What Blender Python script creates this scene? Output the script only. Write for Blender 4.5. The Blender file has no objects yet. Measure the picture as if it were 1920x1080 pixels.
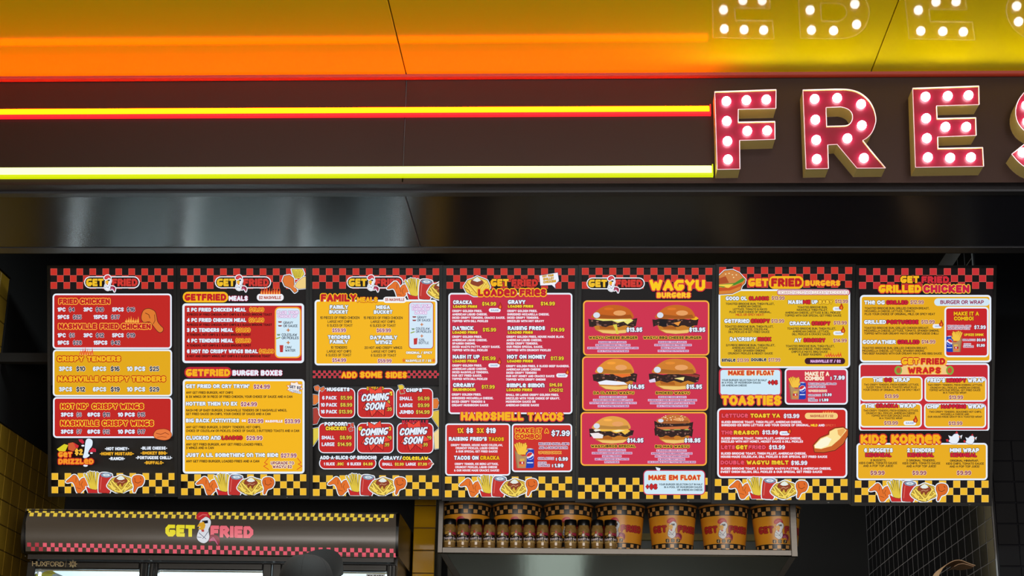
import bpy, bmesh, math, random
import numpy as np
from mathutils import Vector, Matrix
random.seed(7)
SC = bpy.context.scene
COL = SC.collection

# ------------------------------------------------------------------ camera, world, light, exposure
F_PX = 2977.0
CX = np.array([0.99891096, 0.04410748, 0.01521262])
CY = np.array([-0.00068019, -0.31224952, 0.94999988])
CZ = np.array([-0.04665223, 0.94897564, 0.31187947])
EYE = np.array([0.0, 0.0, 0.8])
cam = bpy.data.cameras.new('camera')
cam.sensor_width = 36.0
cam.lens = F_PX * 36.0 / 1920.0
cam.clip_start = 0.05
cam_o = bpy.data.objects.new('camera', cam)
COL.objects.link(cam_o)
cam_o.matrix_world = Matrix(((CX[0], CY[0], -CZ[0], 0), (CX[1], CY[1], -CZ[1], 0), (CX[2], CY[2], -CZ[2], 0.8), (0, 0, 0, 1)))
SC.camera = cam_o
SC.view_settings.view_transform = 'Standard'
SC.view_settings.look = 'None'
SC.view_settings.exposure = 0.0
SC.view_settings.gamma = 1.0
SC.view_settings.use_curve_mapping = False
w = bpy.data.worlds.new('world')
SC.world = w
w.use_nodes = True
w.node_tree.nodes['Background'].inputs[0].default_value = (1.0, 0.95, 0.9, 1)
w.node_tree.nodes['Background'].inputs[1].default_value = 0.22


def area(name, loc, target, sx, sy, power, col=(1, 1, 1)):
    l = bpy.data.lights.new(name, 'AREA')
    l.shape = 'RECTANGLE'; l.size = sx; l.size_y = sy; l.energy = power; l.color = col
    o = bpy.data.objects.new(name, l); COL.objects.link(o)
    o.location = loc
    o.rotation_euler = (Vector(target) - Vector(loc)).to_track_quat('-Z', 'Y').to_euler()
    return o


# hall ceiling light behind the camera, an added hall fill, and unseen kitchen lights
area('hall_light', (1.1, -2.0, 2.5), (0.3, 7, 1.9), 3.6, 0.6, 40, (1.0, 0.93, 0.84))
area('hall_fill', (0.2, -3.5, 1.0), (0, 7, 1.7), 8.0, 1.8, 400, (1.0, 0.93, 0.86))  # broad unseen fill, added to brighten the shelf and tiles
area('lining_fill', (0.1, 8.7, 3.3), (0.1, 9.0, 0), 1.2, 0.25, 17, (1.0, 0.95, 0.85))  # unseen, added to light the lining that the black tiles mirror
area('kitchen_fill', (-0.4, 5.5, 3.2), (-0.4, 5.9, 0), 2.6, 0.25, 75, (0.86, 0.97, 0.93))  # unseen; power raised to brighten the board mirrored in the hood


# ------------------------------------------------------------------ where things stand (metres)
def ray(x, y):
    return CX * (x - 960) / F_PX - CY * (y - 540) / F_PX + CZ


def at(x, y, Y):
    d = ray(x, y)
    return EYE + d * (Y / d[1])


TILT = math.radians(18)
BN = np.array([0, -math.cos(TILT), -math.sin(TILT)])      # the menu boards lean forward
BP = np.array([0, 6.45, 2.5])


def atb(x, y, off=0.0):
    d = ray(x, y)
    return EYE + d * (BN @ (BP - EYE) / (BN @ d)) + BN * off


def lin(c):
    return tuple(((v / 255) / 12.92 if v / 255 <= 0.04045 else ((v / 255 + 0.055) / 1.055) ** 2.4) for v in c[:3])


# ------------------------------------------------------------------ materials
def mat(name, col, rough=0.5, metal=0.0, emis=None, es=0.0, noise=0.0, nscale=40.0, bump=0.0, spec=0.5, stretch=None, trans=0.0, ior=1.45, aniso=0.0, coat=0.0):
    m = bpy.data.materials.new(name)
    m.use_nodes = True
    nt = m.node_tree
    b = nt.nodes['Principled BSDF']
    c = lin(col)
    b.inputs['Base Color'].default_value = (*c, 1)
    b.inputs['Roughness'].default_value = rough
    b.inputs['Metallic'].default_value = metal
    b.inputs['Specular IOR Level'].default_value = spec
    b.inputs['Transmission Weight'].default_value = trans
    b.inputs['IOR'].default_value = ior
    b.inputs['Coat Weight'].default_value = coat
    if aniso:
        b.inputs['Anisotropic'].default_value = aniso
    if emis:
        b.inputs['Emission Color'].default_value = (*emis, 1)
        b.inputs['Emission Strength'].default_value = es
    if noise or bump:
        tc = nt.nodes.new('ShaderNodeTexCoord')
        mp = nt.nodes.new('ShaderNodeMapping')
        if stretch:
            mp.inputs['Scale'].default_value = stretch
        nz = nt.nodes.new('ShaderNodeTexNoise')
        nz.inputs['Scale'].default_value = nscale
        nz.inputs['Detail'].default_value = 4
        nt.links.new(tc.outputs['Object'], mp.inputs[0]); nt.links.new(mp.outputs[0], nz.inputs['Vector'])
        if noise:
            mx = nt.nodes.new('ShaderNodeMix'); mx.data_type = 'RGBA'
            mx.inputs[6].default_value = (*[v * (1 - noise) for v in c], 1)
            mx.inputs[7].default_value = (*[min(1, v * (1 + noise)) for v in c], 1)
            nt.links.new(nz.outputs[0], mx.inputs[0]); nt.links.new(mx.outputs[2], b.inputs['Base Color'])
        if bump:
            bp = nt.nodes.new('ShaderNodeBump'); bp.inputs['Strength'].default_value = bump; bp.inputs['Distance'].default_value = 0.002
            nt.links.new(nz.outputs[0], bp.inputs['Height']); nt.links.new(bp.outputs[0], b.inputs['Normal'])
    return m


def print_mat(name, es, rough=0.4, base=True, spec=0.5):
    m = bpy.data.materials.new(name); m.use_nodes = True
    nt = m.node_tree; b = nt.nodes['Principled BSDF']
    a = nt.nodes.new('ShaderNodeAttribute'); a.attribute_name = 'ink'
    b.inputs['Roughness'].default_value = rough
    b.inputs['Specular IOR Level'].default_value = spec
    if base:
        nt.links.new(a.outputs['Color'], b.inputs['Base Color'])
    else:
        b.inputs['Base Color'].default_value = (0.004, 0.004, 0.004, 1)
    if es:
        nt.links.new(a.outputs['Color'], b.inputs['Emission Color'])
        b.inputs['Emission Strength'].default_value = es
    return m


M = {
    'ceil': mat('gloss_yellow_panel', (236, 210, 8), 0.045, noise=0.03, nscale=3, spec=0.28),
    'bead': mat('neon_tinted_bead', (150, 44, 26), 0.5),
    'joint': mat('dark_joint', (12, 10, 8), 0.7),
    'fascia': mat('black_satin_panel', (58, 44, 44), 0.34, metal=0.85, noise=0.05, nscale=2, spec=0.8),
    'under': mat('black_satin_metal', (30, 31, 40), 0.17, noise=0.15, nscale=1.5, spec=0.62, bump=0.02, stretch=(8, 0.6, 1)),
    'trim': mat('dark_brushed_trim', (70, 72, 76), 0.28, metal=0.7),
    'black': mat('matt_black_paint', (13, 12, 14), 0.75, noise=0.2, nscale=6),
    'floor': mat('dark_floor_tile', (60, 58, 55), 0.35, noise=0.2, nscale=5),
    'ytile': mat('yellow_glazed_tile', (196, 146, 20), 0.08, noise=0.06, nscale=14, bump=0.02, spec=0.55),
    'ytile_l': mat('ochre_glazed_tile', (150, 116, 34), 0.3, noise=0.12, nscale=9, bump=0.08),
    'btile': mat('black_glazed_tile', (12, 12, 15), 0.09, noise=0.1, nscale=9, bump=0.03, spec=0.6),
    'btile_m': mat('black_satin_tile', (8, 8, 13), 0.6, noise=0.1, nscale=9, spec=0.2),
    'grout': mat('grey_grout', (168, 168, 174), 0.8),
    'grout_b': mat('black_grout', (14, 12, 8), 0.8),
    'grout_d': mat('charcoal_grout', (26, 26, 34), 0.8),
    'bezel': mat('black_screen_bezel', (17, 16, 17), 0.4, noise=0.1, spec=0.35),
    'screen': print_mat('lit_screen_print', 1.0, 0.5, base=False, spec=0.06),
    'header': print_mat('lit_header_print', 0.75, 0.25, base=False),
    'card': print_mat('printed_card', 0.0, 0.33),
    'label': print_mat('printed_label', 0.0, 0.35),
    'steel': mat('brushed_stainless', (104, 100, 96), 0.36, metal=1.0, noise=0.06, nscale=30, bump=0.05, stretch=(0.15, 6, 6)),
    'steel_m': mat('polished_stainless', (150, 154, 152), 0.12, metal=1.0, bump=0.55, nscale=2.2, noise=0.05, stretch=(1.6, 1, 0.5)),
    'steel_d': mat('grey_sheet_steel', (150, 158, 156), 0.45, metal=0.25, noise=0.08, nscale=5),
    'crimson': mat('crimson_sign_face', (118, 4, 38), 0.32, noise=0.05, nscale=10),
    'brass': mat('gold_return', (236, 212, 128), 0.4, metal=0.1, noise=0.06, nscale=20),
    'rim': mat('glowing_edge_trim', (235, 205, 215), 0.3, emis=(1, 0.6, 0.75), es=0.3),  # faint emission paints the glow along the letter edges
    'bulb': mat('lit_white_bulb', (255, 255, 255), 0.3, emis=(1, 0.97, 0.98), es=14.0),
    'neon_o': mat('lit_orange_neon', (40, 6, 0), 0.4, emis=(1.0, 0.036, 0.0), es=29.0),
    'neon_r': mat('red_neon_sleeve', (60, 3, 3), 0.35, emis=(1.0, 0.012, 0.02), es=1.6),
    'neon_y': mat('lit_lemon_neon', (60, 60, 0), 0.4, emis=(0.9, 1.0, 0.22), es=3.4),
    'neon_g': mat('lemon_neon_sleeve', (60, 60, 2), 0.35, emis=(0.72, 0.86, 0.0), es=0.95),
    'plastic': mat('black_plastic', (14, 13, 14), 0.3, noise=0.1),
    'plastic2': mat('charcoal_plastic', (40, 37, 38), 0.36),
    'lid': mat('black_jar_lid', (10, 10, 12), 0.28),
    'spice': mat('seasoning_powder', (150, 116, 62), 0.22, noise=0.3, nscale=120, coat=0.6),
    'inner': mat('glowing_fridge_liner', (225, 235, 238), 0.5, emis=(0.75, 0.92, 1.0), es=0.9),  # emission stands in for LED light filling the cabinet
    'led': mat('fridge_led', (255, 255, 255), 0.4, emis=(0.85, 0.95, 1.0), es=9.0),
    'glass': mat('clear_glass', (240, 245, 245), 0.02, trans=1.0, ior=1.45),
    'leaf': mat('leaf_decal', (150, 158, 44), 0.5, noise=0.3, nscale=60),
    'greyprint': mat('pale_gold_print', (190, 172, 130), 0.5),
    'cap': mat('black_cap_cloth', (22, 22, 24), 0.85, noise=0.15, nscale=300, bump=0.3),
    'stitch': mat('orange_stitch', (190, 120, 50), 0.7),
    'skin': mat('skin', (178, 128, 100), 0.55, noise=0.05, nscale=30),
    'hair': mat('dark_hair', (24, 18, 15), 0.6),
    'eye': mat('eye_white', (220, 215, 210), 0.3),
    'lip': mat('lips', (150, 88, 80), 0.5),
    'shirt': mat('black_shirt', (18, 18, 20), 0.85, noise=0.2, nscale=200),
    'tan': mat('tan_board', (150, 116, 84), 0.5, noise=0.15, nscale=30),
    'tin': mat('cream_carton', (236, 222, 150), 0.6, noise=0.15, nscale=40),
    'kcan': mat('red_can', (170, 24, 26), 0.25, metal=0.4),
    'alu': mat('can_aluminium', (180, 182, 185), 0.25, metal=1.0),
}


# ------------------------------------------------------------------ mesh helpers
def link_mesh(name, verts, faces, m, parent=None, smooth=False, inks=None, cid=None):
    me = bpy.data.meshes.new(name)
    org = np.array(parent['_org']) if parent is not None and '_org' in parent else np.zeros(3)
    V = np.array(verts, dtype=float).reshape(-1, 3) - org
    me.from_pydata([tuple(v) for v in V], [], faces)
    if inks is not None:
        at_ = me.color_attributes.new('ink', 'FLOAT_COLOR', 'CORNER')
        arr = np.ones((len(me.loops), 4), dtype=np.float32)
        k = 0
        for fi, f in enumerate(faces):
            n = len(f); arr[k:k + n, :3] = inks[cid[fi]]; k += n
        at_.data.foreach_set('color', arr.ravel())
    me.materials.append(m)
    if smooth:
        me.polygons.foreach_set('use_smooth', [True] * len(me.polygons))
    me.update()
    o = bpy.data.objects.new(name, me)
    COL.objects.link(o)
    if parent is not None:
        o.parent = parent
        o['_org'] = [float(v) for v in org]
        if parent.type == 'MESH':
            pass
    return o


def root(name, org, label=None, cat=None, group=None, kind=None):
    o = bpy.data.objects.new(name, None)
    COL.objects.link(o)
    o.empty_display_size = 0.05
    o.location = tuple(float(v) for v in org)
    o['_org'] = [float(v) for v in org]
    return tag(o, label, cat, group, kind)


def tag(o, label=None, cat=None, group=None, kind=None):
    if label: o['label'] = label
    if cat: o['category'] = cat
    if group: o['group'] = group
    if kind: o['kind'] = kind
    return o


class MB:
    """collects shapes (world metres) for one mesh"""
    def __init__(s): s.v = []; s.f = []
    def add(s, v, f):
        k = len(s.v); s.v += [tuple(p) for p in v]; s.f += [tuple(i + k for i in q) for q in f]; return s
    def box(s, x0, x1, y0, y1, z0, z1):
        v = [(x, y, z) for z in (z0, z1) for y in (y0, y1) for x in (x0, x1)]
        return s.add(v, [(0, 2, 3, 1), (4, 5, 7, 6), (0, 1, 5, 4), (2, 6, 7, 3), (0, 4, 6, 2), (1, 3, 7, 5)])
    def cbox(s, x0, x1, y0, y1, z0, z1, c):
        bm = bmesh.new(); b = MB().box(x0, x1, y0, y1, z0, z1)
        vs = [bm.verts.new(p) for p in b.v]
        for q in b.f: bm.faces.new([vs[i] for i in q])
        bmesh.ops.bevel(bm, geom=bm.edges[:], offset=c, segments=1, affect='EDGES')
        bm.verts.index_update()
        s.add([tuple(v.co) for v in bm.verts], [tuple(v.index for v in f.verts) for f in bm.faces]); bm.free(); return s
    def hexa(s, A, B):
        """two matching quads (4 points each) joined"""
        return s.add(list(A) + list(B), [(0, 1, 2, 3), (7, 6, 5, 4), (0, 4, 5, 1), (1, 5, 6, 2), (2, 6, 7, 3), (3, 7, 4, 0)])
    def prism(s, pts, ax, a, b):
        """polygon pts (2-D) swept along axis ax from a to b"""
        n = len(pts)
        def P(p, t):
            if ax == 'x': return (t, p[0], p[1])
            if ax == 'y': return (p[0], t, p[1])
            return (p[0], p[1], t)
        v = [P(p, a) for p in pts] + [P(p, b) for p in pts]
        return s.add(v, [tuple(range(n)), tuple(range(2 * n - 1, n - 1, -1))] + [(i, i + n, (i + 1) % n + n, (i + 1) % n) for i in range(n)])
    def lathe(s, prof, c, n=24, close=False):
        v = []; f = []
        for r, z in prof:
            for i in range(n):
                a = 2 * math.pi * i / n
                v.append((c[0] + r * math.cos(a), c[1] + r * math.sin(a), c[2] + z))
        for k in range(len(prof) - 1):
            for i in range(n):
                j = (i + 1) % n
                f.append((k * n + i, k * n + j, (k + 1) * n + j, (k + 1) * n + i))
        return s.add(v, f)
    def tube(s, pts, r, n=8):
        pts = [Vector(p) for p in pts]; v = []; f = []
        for i, p in enumerate(pts):
            d = (pts[min(i + 1, len(pts) - 1)] - pts[max(i - 1, 0)]).normalized()
            u = d.cross(Vector((0, 0, 1)) if abs(d.z) < 0.9 else Vector((1, 0, 0))).normalized(); w_ = d.cross(u)
            for k in range(n):
                a = 2 * math.pi * k / n
                v.append(p + u * r * math.cos(a) + w_ * r * math.sin(a))
        for i in range(len(pts) - 1):
            for k in range(n):
                j = (k + 1) % n
                f.append((i * n + k, i * n + j, (i + 1) * n + j, (i + 1) * n + k))
        f.append(tuple(range(n))); f.append(tuple(range(len(pts) * n - 1, (len(pts) - 1) * n - 1, -1)))
        return s.add(v, f)
    def obj(s, name, m, parent=None, smooth=False):
        return link_mesh(name, s.v, s.f, m, parent, smooth)


def copy_tree(o, parent=None):
    c = o.copy(); COL.objects.link(c); c.parent = parent
    for ch in list(o.children):
        copy_tree(ch, c)
    return c


# ------------------------------------------------------------------ flat print: heavy block lettering and pictures
G = {
 'A': (.95, [[(0, 0), (.5, 1), (1, 0)], [(.2, .33), (.8, .33)]]),
 'B': (.85, [[(0, 0), (0, 1), (.7, 1), (.95, .8), (.7, .55), (0, .55)], [(.7, .55), (1, .3), (.75, 0), (0, 0)]]),
 'C': (.85, [[(1, .82), (.75, 1), (.3, 1), (0, .75), (0, .25), (.3, 0), (.75, 0), (1, .18)]]),
 'D': (.88, [[(0, 0), (0, 1), (.6, 1), (1, .68), (1, .32), (.6, 0), (0, 0)]]),
 'E': (.72, [[(1, 1), (0, 1), (0, 0), (1, 0)], [(0, .5), (.85, .5)]]),
 'F': (.72, [[(1, 1), (0, 1), (0, 0)], [(0, .5), (.85, .5)]]),
 'G': (.92, [[(.95, 1), (.3, 1), (0, .72), (0, .28), (.3, 0), (.75, 0), (1, .2), (1, .38), (.62, .38)]]),
 'H': (.88, [[(0, 0), (0, 1)], [(1, 0), (1, 1)], [(0, .5), (1, .5)]]),
 'I': (.0, [[(0, 0), (0, 1)]]),
 'J': (.7, [[(1, 1), (1, .25), (.7, 0), (.3, 0), (0, .22)]]),
 'K': (.88, [[(0, 0), (0, 1)], [(.95, 1), (.1, .5), (1, 0)]]),
 'L': (.7, [[(0, 1), (0, 0), (1, 0)]]),
 'M': (1.15, [[(0, 0), (0, 1), (.5, .35), (1, 1), (1, 0)]]),
 'N': (.9, [[(0, 0), (0, 1), (1, 0), (1, 1)]]),
 'O': (.95, [[(0, .7), (.3, 1), (.7, 1), (1, .7), (1, .3), (.7, 0), (.3, 0), (0, .3), (0, .7)]]),
 'P': (.82, [[(0, 0), (0, 1), (.7, 1), (1, .72), (.7, .42), (0, .42)]]),
 'Q': (.95, [[(0, .7), (.3, 1), (.7, 1), (1, .7), (1, .3), (.7, 0), (.3, 0), (0, .3), (0, .7)], [(.6, .3), (1, -.05)]]),
 'R': (.86, [[(0, 0), (0, 1), (.7, 1), (1, .74), (.7, .46), (0, .46)], [(.5, .46), (1, 0)]]),
 'S': (.82, [[(.95, .84), (.7, 1), (.3, 1), (.03, .78), (.3, .54), (.7, .46), (.97, .24), (.7, 0), (.3, 0), (.03, .16)]]),
 'T': (.82, [[(0, 1), (1, 1)], [(.5, 1), (.5, 0)]]),
 'U': (.88, [[(0, 1), (0, .25), (.3, 0), (.7, 0), (1, .25), (1, 1)]]),
 'V': (.92, [[(0, 1), (.5, 0), (1, 1)]]),
 'W': (1.3, [[(0, 1), (.25, 0), (.5, .75), (.75, 0), (1, 1)]]),
 'X': (.88, [[(0, 0), (1, 1)], [(0, 1), (1, 0)]]),
 'Y': (.88, [[(0, 1), (.5, .48), (1, 1)], [(.5, .48), (.5, 0)]]),
 'Z': (.82, [[(0, 1), (1, 1), (0, 0), (1, 0)]]),
 '0': (.8, [[(0, .7), (.3, 1), (.7, 1), (1, .7), (1, .3), (.7, 0), (.3, 0), (0, .3), (0, .7)]]),
 '1': (.28, [[(0, .8), (1, 1), (1, 0)]]),
 '2': (.75, [[(0, .78), (.3, 1), (.75, 1), (.97, .72), (0, 0), (1, 0)]]),
 '3': (.75, [[(0, .88), (.3, 1), (.75, 1), (.95, .77), (.6, .54), (.4, .54)], [(.6, .54), (1, .27), (.75, 0), (.3, 0), (0, .12)]]),
 '4': (.82, [[(.75, 0), (.75, 1), (0, .3), (1, .3)]]),
 '5': (.75, [[(.95, 1), (.08, 1), (.05, .56), (.65, .6), (1, .3), (.7, 0), (.3, 0), (0, .12)]]),
 '6': (.8, [[(.9, .9), (.65, 1), (.3, 1), (0, .65), (0, .28), (.3, 0), (.7, 0), (1, .28), (.7, .55), (.1, .5)]]),
 '7': (.75, [[(0, 1), (1, 1), (.4, 0)]]),
 '8': (.8, [[(.3, .54), (.05, .78), (.3, 1), (.7, 1), (.95, .78), (.7, .54), (.3, .54), (0, .26), (.3, 0), (.7, 0), (1, .26), (.7, .54)]]),
 '9': (.8, [[(.1, .1), (.35, 0), (.7, 0), (1, .35), (1, .72), (.7, 1), (.3, 1), (0, .72), (.3, .45), (.9, .5)]]),
 '$': (.78, [[(.95, .8), (.7, .92), (.3, .92), (.03, .74), (.3, .54), (.7, .46), (.97, .26), (.7, .08), (.3, .08), (.03, .2)], [(.5, 1.12), (.5, .9)], [(.5, .1), (.5, -.12)]]),
 '.': (.0, [[(0, 0), (0, .04)]]), ',': (.05, [[(1, .06), (0, -.15)]]), '!': (.0, [[(0, 1), (0, .42)], [(0, .05), (0, 0)]]),
 "'": (.0, [[(0, 1), (0, .78)]]), '-': (.35, [[(0, .45), (1, .45)]]), '+': (.7, [[(0, .5), (1, .5)], [(.5, .12), (.5, .88)]]),
 '/': (.55, [[(0, -.05), (1, 1.05)]]),
 '&': (.9, [[(1, 0), (.2, .75), (.35, 1), (.6, 1), (.7, .78), (.05, .35), (.1, .08), (.35, 0), (.6, .05), (.95, .42)]]),
 'e': (.85, [[(.05, .55), (1, .55), (.95, .8), (.65, 1), (.3, 1), (0, .72), (0, .28), (.3, 0), (.95, 0)]]),
 'n': (.88, [[(0, 0), (0, 1)], [(0, .75), (.35, 1), (.7, 1), (1, .72), (1, 0)]]),
 'm': (1.2, [[(0, 0), (0, 1)], [(0, .8), (.25, 1), (.5, .75), (.5, 0)], [(.5, .8), (.75, 1), (1, .75), (1, 0)]]),
 'u': (.88, [[(0, 1), (0, .25), (.3, 0), (.7, 0), (1, .25)], [(1, 1), (1, 0)]]),
 'h': (.75, [[(0, 0), (0, 1)], [(0, .45), (.4, .6), (.9, .5), (1, .3), (1, 0)]]),
 'c': (.7, [[(1, .5), (.6, .62), (.2, .6), (0, .4), (0, .2), (.2, 0), (.6, 0), (1, .1)]]),
 'k': (.7, [[(0, 0), (0, 1)], [(.9, .6), (.1, .28), (1, 0)]]),
 'a': (.7, [[(1, .6), (1, 0)], [(1, .5), (.6, .62), (.2, .55), (0, .3), (.2, .05), (.6, 0), (1, .1)]]),
 'l': (.0, [[(0, 0), (0, 1)]]), 't': (.5, [[(.5, .95), (.5, .1), (1, 0)], [(0, .62), (1, .62)]]),
 'p': (.7, [[(0, -.3), (0, .6)], [(0, .5), (.4, .62), (.9, .5), (1, .3), (.8, .05), (.4, 0), (0, .1)]]),
 's': (.6, [[(.95, .52), (.6, .62), (.1, .55), (.1, .38), (.9, .26), (.9, .06), (.4, 0), (0, .1)]]),
 'i': (.0, [[(0, 0), (0, .6)], [(0, .84), (0, .88)]]),
}


def sm(pts, n=3):
    """closed outline rounded off"""
    N = len(pts); o = []
    for i in range(N):
        p0, p1, p2, p3 = pts[i - 1], pts[i], pts[(i + 1) % N], pts[(i + 2) % N]
        for k in range(n):
            t = k / n
            o.append(tuple(.5 * (2 * p1[j] + (p2[j] - p0[j]) * t + (2 * p0[j] - 5 * p1[j] + 4 * p2[j] - p3[j]) * t * t + (3 * p1[j] - p0[j] - 3 * p2[j] + p3[j]) * t ** 3) for j in (0, 1)))
    return o


class Art:
    """a flat print: polygons in print coordinates (x to the right, y DOWN), each with its ink and layer"""
    def __init__(s): s.v = []; s.f = []; s.lv = []; s.cid = []; s.inks = []; s.ik = {}; s.t = (0, 0, 1); s.z = 0.0; s.q = 2
    def crop(s, ox, oy, sc): s.t = (ox, oy, sc)
    def ink(s, c):
        c = tuple(c)
        if c not in s.ik: s.ik[c] = len(s.inks); s.inks.append(lin(c))
        return s.ik[c]
    def poly(s, pts, c, z=None):
        ox, oy, k = s.t; b = len(s.v); z = s.z if z is None else z
        s.v += [(ox + x / k, oy + y / k, z) for x, y in pts]
        s.f.append(tuple(range(b, b + len(pts)))); s.cid.append(s.ink(c))
    def up(s): s.z += 1
    def rect(s, x0, y0, x1, y1, c, z=None): s.poly([(x0, y0), (x0, y1), (x1, y1), (x1, y0)], c, z)
    def stroke(s, pts, t, c, z=None, disc=True, closed=False, sq=False):
        P = list(pts) + ([pts[0]] if closed else [])
        h = t / 2
        for i in range(len(P) - 1):
            (x0, y0), (x1, y1) = P[i], P[i + 1]
            d = math.hypot(x1 - x0, y1 - y0)
            if d < 1e-9: continue
            ux, uy = (x1 - x0) / d, (y1 - y0) / d
            a0 = a1 = 0.0
            if sq or not disc:
                a0 = h * (0.92 if (i == 0 and not closed) else 0.5); a1 = h * (0.92 if (i == len(P) - 2 and not closed) else 0.5)
            s.poly([(x0 - ux * a0 - uy * h, y0 - uy * a0 + ux * h), (x1 + ux * a1 - uy * h, y1 + uy * a1 + ux * h), (x1 + ux * a1 + uy * h, y1 + uy * a1 - ux * h), (x0 - ux * a0 + uy * h, y0 - uy * a0 - ux * h)], c, z)
        if disc:
            n = 8
            for i, (x, y) in enumerate(P):
                if sq and (i == 0 or i == len(P) - 1): continue
                s.poly([(x + h * math.cos(math.pi * (2 * k + 1) / n), y - h * math.sin(math.pi * (2 * k + 1) / n)) for k in range(n)], c, z)
    def ell(s, cx, cy, rx, ry, c, z=None, n=20, a0=0, a1=360):
        full = a1 - a0 >= 360
        m = n if full else n + 1
        s.poly([(cx + rx * math.cos(math.radians(a0 + (a1 - a0) * k / n)), cy - ry * math.sin(math.radians(a0 + (a1 - a0) * k / n))) for k in range(m)], c, z)
    def blob(s, pts, fill, out=None, ow=3, out2=None, ow2=8):
        if out2: s.up(); s.stroke(pts, ow2 * 2, out2, closed=True); s.poly(pts, out2)
        if out: s.up(); s.stroke(pts, ow * 2, out, closed=True)
        s.up(); s.poly(pts, fill)
    def rrect(s, x0, y0, x1, y1, r, fill, bord=None, bw=5, sides='lrtb'):
        def pts(x0, y0, x1, y1, r):
            o = []
            for cx, cy, a in ((x1 - r, y0 + r, 0), (x0 + r, y0 + r, 90), (x0 + r, y1 - r, 180), (x1 - r, y1 - r, 270)):
                for k in range(6):
                    t = math.radians(a + 18 * k); o.append((cx + r * math.cos(t), cy - r * math.sin(t)))
            return o
        if bord: s.up(); s.poly(pts(x0, y0, x1, y1, r), bord)
        s.up()
        b = bw if bord else 0
        s.poly(pts(x0 + b, y0 + b, x1 - b, y1 - b, max(1, r - b)), fill)
    def glyphs(s, txt, h, wt, cond=1.0):
        """laid out at height h: (strokes, width)"""
        wt = min(.31, wt * 1.12); st = wt * h; x = 0; out = []
        for ch in txt:
            if ch == ' ': x += 0.30 * h * cond + st * 0.35; continue
            g = G.get(ch) or G.get(ch.upper()) or G['-']
            gw = g[0] * max(0.12, 0.80 - wt) * h * 1.25 * cond
            out.append((x + st / 2, gw, g[1])); x += gw + st + 0.055 * h
        return out, x - 0.055 * h, st
    def text(s, txt, x0, x1, yc, h, fill, out=None, ow=0, wt=.25, sl=0.0, cond=1.0, z=None, rise=0.0, disc=None):
        gl, wd, st = s.glyphs(txt, h, wt, cond)
        k = (x1 - x0) / wd if x1 else 1.0
        zz = (200 if z is None else z)
        st2 = min(st, st * max(0.62, min(1.1, k)))
        disc = (h / s.t[2] > 5.2) if disc is None else disc
        for lay, t, c in (((0, st2 + 1.3 * ow, out),) if out else ()) + ((1, st2, fill),):
            for gx, gw, lines in gl:
                for ln in lines:
                    P = []
                    for px, py in ln:
                        X = x0 + (gx + px * gw) * k
                        Y = yc + h / 2 - st / 2 - py * (h - st) + rise * (X - x0)
                        P.append((X - sl * (Y - yc), Y))
                    s.stroke(P, t, c, zz + lay, disc=disc or (lay == 0 and out is not None and h / s.t[2] > 4.4), sq=(lay == 1))
    def lines(s, rows, y0, dy, h, fill, out=None, ow=0, wt=.21, sl=0.0):
        for i, r in enumerate(rows):
            if r: s.text(r[0], r[1], r[2], y0 + dy * i, h, fill, out, ow, wt, sl)
    def checks(s, x0, y0, x1, y1, n, rows, c, edge=None, first=0, kx=0.0):
        dx = (x1 - x0) / n; dy = (y1 - y0) / rows
        for r in range(rows):
            for k in range(n):
                if (k + r + first) % 2 == 0:
                    sh = kx * (r + .5)
                    a, b, e, f_ = x0 + k * dx + sh, y0 + r * dy, x0 + (k + 1) * dx + sh, y0 + (r + 1) * dy
                    if edge: s.rect(a, b, e, f_, edge); i = dx * .045; s.rect(a + i, b + i, e - i, f_ - i, c, s.z + .5)
                    else: s.rect(a, b, e, f_, c)
        s.up()
    def obj(s, name, place, m, parent, dz=1.5e-5, cuts_x=None, cuts_y=None, step=0.0, nrm=None):
        """place(x, y, off) -> world point; cuts split the print so that it can follow a curve"""
        V, Fc, cid = s.v, s.f, s.cid
        if cuts_x or cuts_y:
            bm = bmesh.new(); lay = bm.faces.layers.int.new('c')
            vs = [bm.verts.new(p) for p in V]
            for q, c in zip(Fc, cid):
                f = bm.faces.new([vs[i] for i in q]); f[lay] = c
            for cs, n in ((cuts_x or (), (1, 0, 0)), (cuts_y or (), (0, 1, 0))):
                for c in cs:
                    bmesh.ops.bisect_plane(bm, geom=bm.verts[:] + bm.edges[:] + bm.faces[:], plane_co=(c * n[0], c * n[1], 0), plane_no=n, dist=1e-6)
            bm.verts.index_update()
            V = [tuple(v.co) for v in bm.verts]; Fc = [tuple(v.index for v in f.verts) for f in bm.faces]; cid = [f[lay] for f in bm.faces]
            bm.free()
        if cuts_x or cuts_y or step:      # every piece its own tiny height, so that overlapping ink never shades itself
            V2 = []; F2 = []
            for k, q in enumerate(Fc):
                b = len(V2); V2 += [(V[i][0], V[i][1], V[i][2] * dz + (k % 45) * step) for i in q]; F2.append(tuple(range(b, b + len(q))))
            V, Fc = V2, F2
            W = [place(x, y, 0.0004 + z) for x, y, z in V]
        else:
            W = [place(x, y, 0.0004 + z * dz) for x, y, z in V]
        if nrm:
            F3 = []
            for q in Fc:
                n_ = (np.array(W[q[1]]) - np.array(W[q[0]])); k = np.cross(n_, np.array(W[q[2]]) - np.array(W[q[0]]))
                for i in range(3, len(q)):
                    k = k + np.cross(np.array(W[q[i - 1]]) - np.array(W[q[0]]), np.array(W[q[i]]) - np.array(W[q[0]]))
                F3.append(q if float(np.dot(k, nrm(W[q[0]]))) > 0 else tuple(reversed(q)))
            Fc = F3
        o = link_mesh(name, W, Fc, m, parent, inks=s.inks, cid=cid)
        if nrm:
            o.data.polygons.foreach_set('use_smooth', [True] * len(o.data.polygons))
            o.data.normals_split_custom_set_from_vertices([Vector(nrm(p)).normalized() for p in W])
        return o

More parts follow.
